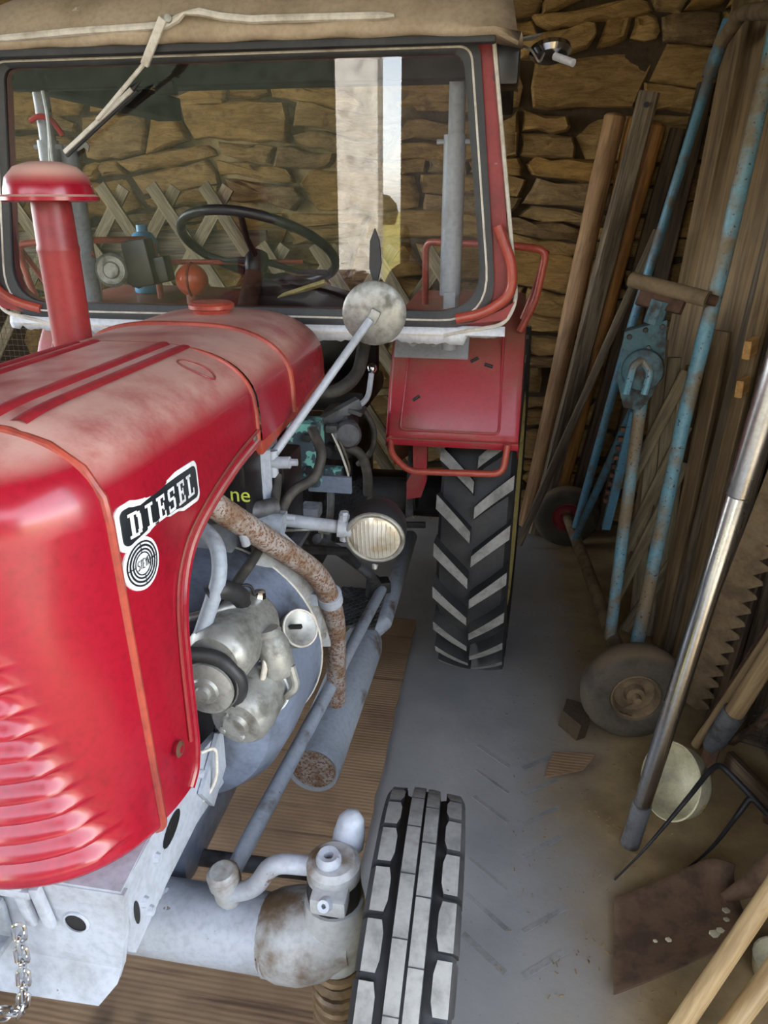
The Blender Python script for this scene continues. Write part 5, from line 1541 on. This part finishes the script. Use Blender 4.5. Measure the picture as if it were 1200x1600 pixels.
# things kept in the cab and on the far fender
bb = thing('canister', 'blue and white canister standing behind the windscreen', 'canister', (-1.21, 2.40, 1.374))
bm = nbm(); lathe(bm, [(0, 0), (0.042, 0), (0.045, 0.006), (0.045, 0.16), (0.03, 0.185), (0.018, 0.19), (0.018, 0.21), (0, 0.21)], (-1.21, 2.40, 1.374), (0, 0, 1), 24); obj('can_body', bm, 'bottle_blue', bb)
bm = nbm(); lathe(bm, [(0.0458, 0.03), (0.0462, 0.032), (0.0462, 0.12), (0.0458, 0.122)], (-1.21, 2.40, 1.374), (0, 0, 1), 24); obj('can_wrap', bm, 'bottle_white', bb)
bb = thing('bottle', 'white plastic bottle with red cap beside the left cab post', 'bottle', (-1.34, 2.25, 1.366))
bm = nbm(); lathe(bm, [(0, 0), (0.038, 0), (0.04, 0.006), (0.04, 0.12), (0.018, 0.15), (0.016, 0.165), (0, 0.165)], (-1.34, 2.25, 1.366), (0, 0, 1), 22); obj('bottle_body', bm, 'bottle_white', bb)
bm = nbm(); lathe(bm, [(0.019, 0.0), (0.019, 0.02), (0, 0.022)], (-1.34, 2.25, 1.526), (0, 0, 1), 16); obj('bottle_cap', bm, 'red_plastic', bb)

# ================================================================ FLOOR THINGS
def sheet(name, label, pts, z, mat, th=0.006, rag=0.004, seed=1, cat='cardboard'):
    rnd = random.Random(seed)
    P = []
    for i in range(len(pts)):
        a = V((*pts[i], z)); b = V((*pts[(i + 1) % len(pts)], z))
        k = max(2, int((b - a).length / 0.06))
        for j in range(k):
            p = a.lerp(b, j / k)
            P.append(p + V((rnd.uniform(-rag, rag), rnd.uniform(-rag, rag), 0)))
    bm = nbm(); prism(bm, P, (0, 0, th))
    return tag(obj(name, bm, mat), label, cat)
sheet('cardboard_sheet', 'flattened brown cardboard sheet under the tractor engine', [(-1.15, 1.2), (-0.31, 1.2), (-0.325, 2.72), (-1.15, 2.72)], 0.001, 'card', seed=1)
sheet('cardboard_sheet', 'brown cardboard sheet beneath the front axle with a raised fold', [(-1.15, 0.62), (-0.24, 0.62), (-0.25, 1.26), (-1.15, 1.26)], 0.0075, 'card', seed=2)
sheet('cardboard_sheet', 'cardboard strip in front of the grey frame plate', [(-1.5, 0.3), (-0.3, 0.3), (-0.3, 0.66), (-1.5, 0.66)], 0.014, 'card', seed=3)
sc = sheet('cardboard_scrap', 'small torn corrugated cardboard scrap on the dusty floor', [(0.19, 1.86), (0.31, 1.91), (0.35, 1.99), (0.22, 1.98)], 0.0036, 'card', th=0.005, seed=4)

# ================================================================ RIGHT-HAND PILE
def pole(name, label, cat, a, b, r0, r1, mat, seed=0, group=None, n=12, wob=0.003):
    L = (V(b) - V(a)).length
    o = local_obj(name, round_pole(L, r0, r1, wob, seed, n), mat, a, b, (1, 0, 0))
    return tag(o, label, cat, group)

def plank(name, label, a, b, w, t, mat, side, seed=0, group=None, cat='plank', taper=1.0):
    L = (V(b) - V(a)).length
    o = local_obj(name, rect_plank(L, w, t, 0.002, seed, taper), mat, a, b, side)
    return tag(o, label, cat, group)

# posts leaning on the back wall
pole('fence_post', 'smooth pinkish barked pole, outermost of the posts leaning on the stones', 'post', (0.135, 3.79, 0.02), (0.385, 3.80, 2.0), 0.044, 0.047, 'bark_wood', 1)
pole('fence_post', 'slim honey coloured pole behind the pinkish barked one', 'post', (0.2005, 3.802, 0.02), (0.471, 3.808, 1.99), 0.014, 0.029, 'honey_wood', 2)
p_ = thing('gate_post', 'tall weathered grey post with a nail hole, highest of the leaning posts', 'post', (0.195, 3.722, 0.0))
L = (V((0.50, 3.705, 2.08)) - V((0.195, 3.70, 0.02))).length
local_obj('shaft', rect_plank(L, 0.085, 0.08, 0.004, 3), 'old_wood', (0.195, 3.70, 0.02), (0.50, 3.705, 2.08), (1, 0, 0), p_)
bm = nbm(); tube(bm, [(0.49, 3.658, 2.03), (0.49, 3.67, 2.03)], 0.011, 10); obj('nail_hole', bm, 'black', p_)
pole('fence_post', 'orange-brown round post with a two-tone weathered lower half', 'post', (0.262, 3.79, 0.02), (0.556, 3.795, 1.96), 0.044, 0.046, 'honey_wood', 4)
plank('fence_post', 'rough dark brown square post beside the orange-brown one', (0.365, 3.79, 0.03), (0.652, 3.80, 1.95), 0.06, 0.06, 'dark_wood', (1, 0, 0), 5, cat='post')
plank('fence_post', 'dark short post wedged in the wall corner behind the blue tube', (0.535, 3.78, 0.03), (0.745, 3.80, 2.12), 0.07, 0.06, 'dark_wood', (1, 0, 0), 6, cat='post')
plank('corner_board', 'reddish brown board end standing in the stone corner', (0.83, 3.70, 0.02), (0.845, 3.80, 2.42), 0.09, 0.03, 'brown_wood', (1, 0, 0), 26)
plank('batten', 'thin grey batten slanting across the leaning posts', (0.10, 3.53, 0.02), (0.585, 3.55, 1.54), 0.036, 0.02, 'old_wood', (1, 0, 0), 7)

# wide boards against the right wall
for i, (y, w, m, zt, x0, lab) in enumerate([
        (3.50, 0.26, 'brown_wood', 2.35, 0.72, 'wide brown board against the right wall, deepest in the corner'),
        (3.22, 0.25, 'brown_wood', 2.45, 0.72, 'wide brown board with dark knots next to the corner board'),
        (2.96, 0.24, 'brown_wood', 2.5, 0.735, 'wide streaked brown board behind the light blue tube'),
        (2.73, 0.20, 'brown_wood', 2.5, 0.75, 'brown board edge between the blue tube and the stacked laths')]):
    plank('wide_board', lab, (x0, y, 0.01), (x0 + 0.12, y + 0.06, zt), w, 0.028, m, (0.45, -0.89, 0), 30 + i)

# laths: narrow sawn strips, some with fresh cut ends
laths = [
    (0.68, 2.60, 0.80, 2.62, 1.98, 0.05, 0.03, 'old_wood', 'grey lath standing close beside the light blue tube'),
    (0.70, 2.52, 0.80, 2.55, 2.15, 0.055, 0.035, 'brown_wood', 'brown lath with splintered edge and fresh orange notches'),
    (0.74, 2.45, 0.84, 2.47, 2.2, 0.05, 0.04, 'dark_wood', 'dark lath right behind the notched brown one'),
    (0.80, 2.395, 0.895, 2.40, 2.25, 0.07, 0.03, 'dark_wood', 'broad dark lath in the middle of the lath stack'),
    (0.80, 2.33, 0.90, 2.33, 2.3, 0.06, 0.035, 'dark_wood', 'nearly black lath standing tall in the lath stack'),
    (0.84, 2.25, 0.93, 2.27, 1.7, 0.05, 0.03, 'old_wood', 'greyish lath leaning close to the aluminium pole'),
    (0.76, 2.22, 0.87, 2.24, 1.45, 0.045, 0.03, 'dark_wood', 'short dark lath behind the aluminium pole'),
    (0.885, 2.145, 0.95, 2.165, 2.3, 0.07, 0.03, 'dark_wood', 'dark board strip flat against the right wall'),
    (0.70, 2.33, 0.79, 2.36, 1.02, 0.04, 0.04, 'old_wood', 'short broken-off lath with a splintered grey top'),
    (0.905, 2.065, 0.958, 2.065, 1.9, 0.036, 0.024, 'dark_wood', 'dark lath standing behind the toothed saw blade'),
    (0.66, 2.68, 0.70, 2.70, 1.25, 0.06, 0.025, 'brown_wood', 'short brown strip standing behind the blue tube foot'),
    (0.64, 2.82, 0.66, 2.84, 1.1, 0.07, 0.02, 'brown_wood', 'short brown board behind the crossed trellis strips'),
]
for i, (x0, y0, x1, y1, h, w, t, m, lab) in enumerate(laths):
    plank('lath', lab, (x0, y0, 0.015), (x1, y1, h), w, t, m, (0.55, -0.83, 0), 50 + i)
# freshly cut orange block ends wedged between the laths
for i, (x, y, z, lab) in enumerate([(0.735, 2.38, 1.62, 'fresh orange cut block end, topmost between the laths'), (0.725, 2.38, 1.49, 'fresh orange cut block end below the topmost'),
                                    (0.705, 2.42, 1.235, 'fresh orange cut block end beside the light blue tube'), (0.71, 2.44, 1.11, 'lowest fresh orange cut block end between the laths')]):
    a = V((x, y, z)); b = V((x + 0.036, y + 0.058, z + 0.008))
    o = local_obj('block_end', rect_plank((b - a).length, 0.022, 0.055, 0.001, 70 + i), 'fresh_wood', a, b, (1, -0.6, 0))
    tag(o, lab, 'wood block')

# crossed trellis strips behind the blue frame
tl = thing('trellis_panel', 'brown diamond trellis panel standing behind the wheeled blue frame', 'trellis', (0.60, 2.76, 0.0))
for i, (x0, z0, x1, z1) in enumerate([(0.475, 0.68, 0.615, 1.10), (0.475, 0.35, 0.645, 0.90), (0.475, 0.16, 0.66, 0.76), (0.53, 0.03, 0.68, 0.36)]):
    a = V((x0, 2.745, z0)); b = V((x1, 2.755, z1))
    local_obj('slat', rect_plank((b - a).length, 0.042, 0.016, 0.001, 80 + i), 'slat_wood', a, b, (1, 0, -0.3), tl)
for i, x in enumerate((0.525, 0.575, 0.622)):
    a = V((x + 0.05, 2.765, 0.005)); b = V((x, 2.79, 1.2 - 0.06 * i))
    local_obj('upright', rect_plank((b - a).length, 0.045, 0.018, 0.001, 90 + i), 'slat_wood', a, b, (1, 0, 0), tl)

# ---------------------------------------------------------------- blue tubular frame on two wheels
bf = thing('wheeled_frame', 'flaked light blue tubular frame with hand winch on two rubber wheels', 'frame', (0.45, 2.4, 0.0))
bm = nbm(); tube(bm, [(0.452, 2.28, 0.17), (0.338, 3.57, 0.17)], 0.026, 14); obj('axle', bm, 'dusty_tube', bf)
bm = nbm(); tube(bm, [(0.505, 2.36, 0.17), (0.555, 2.42, 1.0), (0.60, 2.44, 1.5), (0.655, 2.46, 2.3)], 0.0235, 16); obj('upright', bm, 'blue', bf)
bm = nbm(); tube(bm, [(0.36, 3.40, 0.17), (0.50, 3.36, 1.169), (0.66, 3.32, 2.10)], 0.019, 14); obj('upright', bm, 'blue_deep', bf)
bm = nbm(); tube(bm, [(0.655, 3.325, 2.08), (0.70, 3.322, 2.26)], 0.025, 14); obj('coupling', bm, 'blue_deep', bf)
bm = nbm(); tube(bm, bend([(0.68, 3.32, 2.19), (0.70, 3.15, 2.25), (0.66, 2.46, 2.12)], 0.06), 0.025, 14); obj('top_tube', bm, 'dusty_tube', bf)
bm = nbm(); tube(bm, [(0.425, 2.44, 0.17), (0.425, 2.46, 0.62), (0.432, 2.50, 1.06)], 0.021, 14); obj('winch_leg', bm, 'blue', bf)
bm = nbm(); tube(bm, [(0.352, 3.30, 0.17), (0.40, 2.82, 0.72), (0.425, 2.54, 1.04)], 0.016, 12); obj('winch_leg', bm, 'blue_deep', bf)
# toothed rack bar
bm = nbm(); bar(bm, (0.40, 2.70, 0.50), (0.425, 2.56, 1.0), 0.032, 0.03, (1, 0, 0), 0.003); rk = obj('rack_bar', bm, 'blue_deep', bf)
for i in range(9):
    t = 0.25 + i * 0.075
    p = V((0.40, 2.70, 0.50)).lerp(V((0.425, 2.56, 1.0)), t)
    bm = nbm(); box(bm, p + V((-0.022, 0, 0)), (0.022, 0.026, 0.016), bev=0.004); obj('tooth', bm, 'rust', rk)
# winch housing
bm = nbm()
outl = [(-0.075, 0.10), (0.075, 0.135), (0.085, 0.02), (0.06, -0.10), (0.02, -0.15), (-0.045, -0.14), (-0.08, -0.05)]
prism(bm, [(0.405 + u * 0.85, 2.44 + u * 0.2, 1.18 + v) for u, v in outl], (0.012, 0.075, 0)); wh = obj('winch_housing', bm, 'blue_grime', bf)
bm = nbm(); lathe(bm, [(0.0, 0.03), (0.045, 0.03), (0.062, 0.02), (0.066, 0.0), (0.066, -0.02)], (0.41, 2.425, 1.165), (-0.15, -1, 0.1), 20); obj('gear_cover', bm, 'blue_grime', wh)
bm = nbm(); tube(bm, bend([(0.395, 2.385, 1.20), (0.37, 2.36, 1.19), (0.36, 2.365, 1.10)], 0.02), 0.012, 8); obj('crank_lever', bm, 'blue', wh)
bm = nbm(); tube(bm, bend([(0.40, 2.385, 1.20), (0.425, 2.37, 1.17), (0.415, 2.37, 1.10)], 0.02), 0.011, 8); obj('crank_lever', bm, 'blue', wh)
for (u, v) in ((-0.055, 0.085), (0.0, 0.105), (0.06, 0.115), (0.02, 0.05), (0.045, -0.08)):
    bm = nbm(); lathe(bm, [(0.0, 0.012), (0.007, 0.010), (0.009, 0.0)], (0.405 + u * 0.85, 2.44 + u * 0.2, 1.18 + v), (-0.15, -1, 0), 8); obj('bolt', bm, 'mid_metal', wh)
bm = nbm(); tube(bm, [(0.43, 2.47, 1.30), (0.445, 2.47, 1.37)], 0.03, 8); obj('winch_neck', bm, 'blue_grime', bf)
bm = nbm(); bar(bm, (0.385, 2.52, 1.375), (0.505, 2.43, 1.36), 0.05, 0.02, (0, 0.5, 1), 0.003); obj('bracket', bm, 'rust', bf)
bm = nbm(); tube(bm, [(0.36, 2.55, 1.425), (0.565, 2.40, 1.385)], 0.024, 16); obj('cross_tube', bm, 'dusty_tube', bf)
bm = nbm(); tube(bm, [(0.563, 2.402, 1.386), (0.59, 2.40, 1.38)], 0.016, 12); obj('tube_end', bm, 'rust', bf)
bm = nbm(); tube(bm, [(0.42, 2.50, 1.03), (0.415, 2.53, 1.1)], 0.034, 10); obj('leg_joint', bm, 'rust', bf)

def wheel_part(name, c, axis, R, wd, rim_mat):
    bm = nbm()
    lathe(bm, [(R * 0.45, wd * 0.36), (R * 0.50, wd * 0.46), (R * 0.72, wd * 0.5), (R * 0.88, wd * 0.44), (R * 0.97, wd * 0.26), (R, 0.0), (R * 0.97, -wd * 0.26), (R * 0.88, -wd * 0.44), (R * 0.72, -wd * 0.5), (R * 0.50, -wd * 0.46), (R * 0.45, -wd * 0.36)], c, axis, 36)
    ty = obj(name, bm, 'dusty_tyre', bf)
    bm = nbm()
    lathe(bm, [(R * 0.47, wd * 0.40), (R * 0.45, wd * 0.44), (R * 0.42, wd * 0.38), (R * 0.38, wd * 0.14), (R * 0.26, wd * 0.10), (R * 0.20, wd * 0.14), (R * 0.17, wd * 0.36), (R * 0.0, wd * 0.38)], c, axis, 28)
    obj('rim', bm, rim_mat, ty)
    bm = nbm()
    lathe(bm, [(0.0, wd * 0.66), (R * 0.07, wd * 0.64), (R * 0.085, wd * 0.3)], c, axis, 14)
    obj('hub_cap', bm, 'dusty_tube', ty)
    return ty
wt = wheel_part('wheel', (0.466, 2.125, 0.172), (0.10, -0.985, 0.03), 0.172, 0.10, 'dusty_tube')
bm = nbm(); tube(bm, bend([(0.455, 2.06, 0.165), (0.43, 2.045, 0.16), (0.415, 2.06, 0.13), (0.46, 2.065, 0.115)], 0.02), 0.0025, 6); obj('wire', bm, 'rust', wt)
wheel_part('wheel', (0.332, 3.60, 0.168), (0.10, -0.985, 0), 0.165, 0.07, 'red_faded')
# concrete lump wedged behind the wheel
bm = nbm(); prism(bm, [(0.24, 2.12, 0.003), (0.295, 2.05, 0.003), (0.325, 2.07, 0.003), (0.32, 2.17, 0.003), (0.255, 2.19, 0.003)], (0.012, 0.01, 0.055))
tag(obj('wheel_chock', bm, 'mortar'), 'broken concrete lump on the floor beside the dusty rubber wheel', 'stone chock')

# ---------------------------------------------------------------- aluminium pole
ap = thing('aluminium_pole', 'bright telescopic aluminium pole standing on the floor beside the wheel', 'pole', (0.412, 1.63, 0.0))
A = V((0.412, 1.63, 0.003)); B = V((0.512, 1.44, 1.72))
L = (B - A).length
def seg(t0, t1, r, name, mat):
    bm = nbm()
    l0, l1 = L * t0, L * t1
    lathe(bm, [(0, l0), (r * 0.7, l0), (r, l0 + r * 0.35), (r, l1 - 0.002), (r * 0.95, l1), (0, l1)], (0, 0, 0), (0, 0, 1), 24)
    local_obj(name, bm, mat, A, B, (1, 0, 0), ap)
seg(0.0, 0.10, 0.0255, 'foot_sleeve', 'mid_metal')
seg(0.098, 0.64, 0.0235, 'lower_tube', 'alu_pole')
seg(0.635, 1.0, 0.0275, 'upper_tube', 'alu_pole')

# ---------------------------------------------------------------- saw blade
bm = nbm()
a, b = V((0.675, 2.24, 0.06)), V((0.745, 1.95, 1.25))
d = (b - a).normalized(); sd = V((0.72, -0.69, 0)); sd = (sd - d * sd.dot(d)).normalized()
pts = []
LL = (b - a).length
nt_ = 22
for i in range(nt_):
    z0 = LL * i / nt_; z1 = LL * (i + 1) / nt_
    pts.append(a + d * z0 + sd * 0.035)
    pts.append(a + d * (z0 * 0.25 + z1 * 0.75) + sd * 0.072)
    pts.append(a + d * (z1 - 0.004) + sd * 0.066)
pts.append(b + sd * 0.035); pts.append(b - sd * 0.035); pts.append(a - sd * 0.03)
prism(bm, pts, d.cross(sd) * 0.003)
tag(obj('saw_blade', bm, 'dusty_tube', sharp=20), 'long rusty crosscut saw blade with big teeth leaning on the wood', 'saw')

# ---------------------------------------------------------------- garden tools
def tool(name, label, cat, loc):
    return thing(name, label, cat, loc)
t = tool('digging_fork', 'fork with long dark curved tines on the floor before the cream bowl', 'fork', (0.66, 1.7, 0.0))
def taper(path, r0, r1):
    n = len(path)
    return [r0 + (r1 - r0) * (i / (n - 1)) ** 1.5 for i in range(n)]
pth = bend([(0.79, 1.70, 0.09), (0.711, 1.742, 0.155), (0.65, 1.775, 0.20), (0.615, 1.74, 0.20), (0.548, 1.661, 0.165), (0.49, 1.615, 0.105), (0.425, 1.562, 0.045), (0.358, 1.505, 0.004)], 0.05)
bm = nbm(); tube(bm, pth, taper(pth, 0.0095, 0.0025), 10); obj('tine', bm, 'dark_metal', t)
pth = bend([(0.742, 1.726, 0.13), (0.728, 1.728, 0.13), (0.698, 1.705, 0.085), (0.619, 1.62, 0.035), (0.50, 1.522, 0.004)], 0.05)
bm = nbm(); tube(bm, pth, taper(pth, 0.0095, 0.003), 10); obj('tine', bm, 'dark_metal', t)
bm = nbm(); tube(bm, [(0.778, 1.712, 0.085), (0.83, 1.63, 0.13)], [0.017, 0.022], 12); obj('ferrule', bm, 'rust', t)
bm = nbm(); tube(bm, [(0.826, 1.637, 0.127), (0.955, 1.62, 0.95)], 0.02, 12); obj('handle', bm, 'dark_wood', t)

t = tool('hoe', 'thick pale handled hoe with dusty iron socket behind the bowl', 'hoe', (0.66, 1.95, 0.0))
a, b = V((0.705, 2.0, 0.10)), V((0.955, 1.80, 1.25))
dd = (b - a).normalized()
local_obj('handle', round_pole((b - a).length - 0.1, 0.028, 0.024, 0.003, 101, 14), 'handle_dusty', a + dd * 0.1, b, (1, 0, 0), t)
bm = nbm(); tube(bm, [a - dd * 0.03, a + dd * 0.02, a + dd * 0.14], [0.026, 0.033, 0.035], 16); obj('socket', bm, 'mid_metal', t)
bm = nbm(); bar(bm, a - dd * 0.01, (0.69, 1.985, 0.006), 0.06, 0.006, (0.4, -0.9, 0), 0.002); obj('blade', bm, 'rust', t)
pole('tool_handle', 'slim pale broom handle standing between the hoe and the saw blade', 'handle', (0.675, 2.08, 0.012), (0.95, 1.88, 1.2), 0.017, 0.016, 'handle_dusty', 102)
pole('iron_rod', 'thin twisted rusty iron rod beside the slim pale handle', 'rod', (0.70, 2.125, 0.012), (0.955, 1.95, 1.25), 0.011, 0.011, 'rust', 103, n=8, wob=0.002)

t = tool('wire_rake', 'old rake with thin bent wire tines by the right wall', 'rake', (0.86, 2.05, 0.0))
for i in range(9):
    bm = nbm()
    z = 0.05 + i * 0.026
    y = 2.05 - i * 0.012
    tube(bm, bend([(0.80, y + 0.03, z), (0.88, y - 0.03, z + 0.02), (0.955, y - 0.10, z + 0.035 + 0.01 * (i % 3)), (0.965, y - 0.12, z + 0.02 + 0.02 * (i % 2))], 0.03), 0.0022, 6)
    obj('tine', bm, 'dark_metal', t)
bm = nbm(); bar(bm, (0.79, 2.10, 0.02), (0.81, 1.90, 0.30), 0.02, 0.012, (1, 0, 0), 0.002); obj('head_bar', bm, 'rust', t)
bm = nbm(); tube(bm, [(0.805, 1.96, 0.21), (0.965, 1.72, 0.9)], 0.016, 10); obj('handle', bm, 'dark_wood', t)
plank('prop_board', 'rough dusty board lying on edge behind the fork', (0.755, 2.0, 0.037), (0.875, 1.73, 0.037), 0.06, 0.024, 'dark_wood', (0, 0, 1), 110)
plank('wood_stake', 'short dusty wooden stake standing near the wire rake', (0.91, 1.76, 0.02), (0.955, 1.72, 0.30), 0.05, 0.04, 'dark_wood', (1, 0, 0), 111)

# cream enamel bowl, lying on its side with its mouth turned to the camera
bw = thing('enamel_bowl', 'stained cream enamel bowl tipped on its rim on the floor', 'bowl', (0.548, 1.79, 0.0))
bm = nbm()
ax = V((-0.80, -0.42, 0.36)).normalized()
prof = [(0.0, -0.10), (0.045, -0.098), (0.075, -0.085), (0.10, -0.05), (0.108, -0.01), (0.111, 0.0), (0.107, 0.002), (0.103, -0.008), (0.094, -0.05), (0.07, -0.078), (0.04, -0.09), (0.0, -0.092)]
lathe(bm, prof, (0.530, 1.782, 0.113), ax, 36)
obj('bowl_shell', bm, 'enamel', bw)

# shovel lying face up
sv = thing('shovel', 'broad rusty shovel blade lying on the dusty floor, handle leaning right', 'shovel', (0.48, 1.37, 0.0))
bm = nbm()
outline = [(0.317, 1.175), (0.345, 1.30), (0.348, 1.425), (0.42, 1.49), (0.53, 1.545), (0.60, 1.555), (0.645, 1.50), (0.66, 1.44), (0.66, 1.37), (0.635, 1.30), (0.53, 1.235), (0.42, 1.195)]
n1, n2 = 14, 14
rows = []
L0, L1 = V((0.317, 1.172, 0)), V((0.348, 1.43, 0))
R0, R1 = V((0.645, 1.315, 0)), V((0.635, 1.555, 0))
for i in range(n1 + 1):
    u = i / n1
    row = []
    for j in range(n2 + 1):
        v = j / n2
        p = L0.lerp(R0, u).lerp(L1.lerp(R1, u), v)
        if u > 0.75:                                  # round the shoulder towards the socket
            k = (u - 0.75) / 0.25
            c = L0.lerp(R0, u).lerp(L1.lerp(R1, u), 0.5)
            p = p.lerp(c, 0.45 * k * k * abs(v - 0.5) * 2)
        p.z = 0.012 + 0.05 * (2 * abs(v - 0.5)) ** 2.5 * (0.25 + 0.75 * u) + 0.055 * u ** 1.5
        row.append(p)
    rows.append(row)
grid(bm, rows)
bl = obj('blade', bm, 'shovel', sv, solid=0.004)
bm = nbm(); tube(bm, [(0.60, 1.43, 0.075), (0.655, 1.45, 0.10), (0.70, 1.46, 0.16), (0.745, 1.455, 0.26)], [0.012, 0.024, 0.029, 0.03], 16); obj('socket', bm, 'shovel', sv)
bm = nbm(); tube(bm, [(0.74, 1.455, 0.245), (0.93, 1.38, 0.66)], 0.025, 14); obj('handle', bm, 'handle_dusty', sv)
for i, (x, y, r) in enumerate([(0.56, 1.335, 0.012), (0.575, 1.345, 0.009), (0.60, 1.40, 0.009), (0.595, 1.375, 0.007), (0.455, 1.315, 0.007), (0.425, 1.31, 0.005)]):
    bm = nbm(); bmesh.ops.create_icosphere(bm, subdivisions=1, radius=r, matrix=Matrix.Translation((x, y, 0.038 + (x - 0.4) * 0.16)) @ Matrix.Diagonal((1.2, 1, 0.4, 1)))
    obj('dried_mortar', bm, 'enamel', bl)
bm = nbm(); lathe(bm, [(0.0, 0.0), (0.055, 0.005), (0.062, 0.05), (0.058, 0.05), (0.05, 0.01), (0, 0.008)], (0.70, 1.30, 0.002), (0, 0, 1), 20)
tag(obj('paint_lid', bm, 'enamel'), 'dirty cream tin bowl half hidden behind the shovel', 'tin')

# pale wooden handles in the lower right corner
pole('tool_handle', 'smooth pale wooden handle crossing over the shovel blade', 'handle', (0.428, 1.09, 0.022), (0.965, 1.545, 0.955), 0.0205, 0.0205, 'handle', 104)
pole('tool_handle', 'smooth pale wooden handle lying in front of the shovel', 'handle', (0.46, 1.02, 0.024), (0.965, 1.515, 0.47), 0.022, 0.022, 'handle', 105)
pole('tool_handle', 'dusty dark handle leaning above the shovel socket', 'handle', (0.87, 1.61, 0.025), (0.965, 1.585, 0.75), 0.022, 0.022, 'dark_wood', 106)

# ---------------------------------------------------------------- trellis and netting behind the tractor
tr = thing('garden_trellis', 'weathered wooden diamond trellis leaning on the back wall behind the cab', 'trellis', (-1.6, 3.74, 0.0))
zt = 1.73
for i in range(10):
    xa = -2.92 + i * 0.275
    dz = 1.62
    yy = 3.66
    top = zt if i < 6 else 1.46
    a = V((xa, yy + 0.10, top)); b = V((xa + (top - 0.1) * 0.68, yy - 0.02, 0.1))
    if b.x > 0.02:
        b = a.lerp(b, (0.02 - a.x) / (b.x - a.x))
    local_obj('slat', rect_plank((b - a).length, 0.062, 0.016, 0.0015, 120 + i), 'slat_wood', a, b, (1, 0, 0), tr)
    a = V((xa + 0.12, yy + 0.122, top - 0.01)); b = V((xa + 0.12 - (top - 0.1) * 0.68, yy + 0.002, 0.1))
    if b.x < -3.25:
        b = a.lerp(b, (a.x + 3.25) / (a.x - b.x))
    local_obj('slat', rect_plank((b - a).length, 0.062, 0.016, 0.0015, 140 + i), 'slat_wood', a, b, (1, 0, 0), tr)
a = V((-3.2, 3.808, 1.42)); b = V((-1.25, 3.808, 1.44))
plank('rail_board', 'grey horizontal board fixed to the stones behind the trellis', a, b, 0.17, 0.025, 'old_wood', (0, 0, 1), 160)
bm = nbm()
for i in range(42):
    x = -3.2 + i * 0.03
    tube(bm, [(x, 3.60, 0.02), (x, 3.66, 1.42)], 0.0012, 4)
for i in range(46):
    z = 0.04 + i * 0.03
    tube(bm, [(-3.2, 3.60 + 0.06 * z / 1.42, z), (-1.97, 3.60 + 0.06 * z / 1.42, z)], 0.0012, 4)
nn = tag(obj('wire_netting', bm, 'wire'), 'rusty fine square wire netting in front of the trellis', 'netting')

# loose straw and crumbs on the dusty floor
bm = nbm()
rnd = random.Random(77)
for i in range(420):
    x = rnd.gauss(0.42, 0.2); y = rnd.uniform(1.15, 3.0)
    if x < -0.1 or x > 0.95 or (0.2 < x < 0.35 and 2.05 < y < 2.27) or (x > 0.55 and y < 1.45) or (0.33 < x < 0.4 and 1.48 < y < 1.54):
        continue
    L = rnd.uniform(0.002, 0.012); an = rnd.uniform(0, PI)
    box(bm, (x, y, 0.0022), (L, rnd.uniform(0.001, 0.003), 0.002), Matrix.Rotation(an, 3, 'Z').to_euler().to_quaternion())
o = obj('straw_litter', bm, 'handle_dusty'); o['kind'] = 'stuff'
tag(o, 'scattered straw and crumbs on the dusty floor', 'litter')
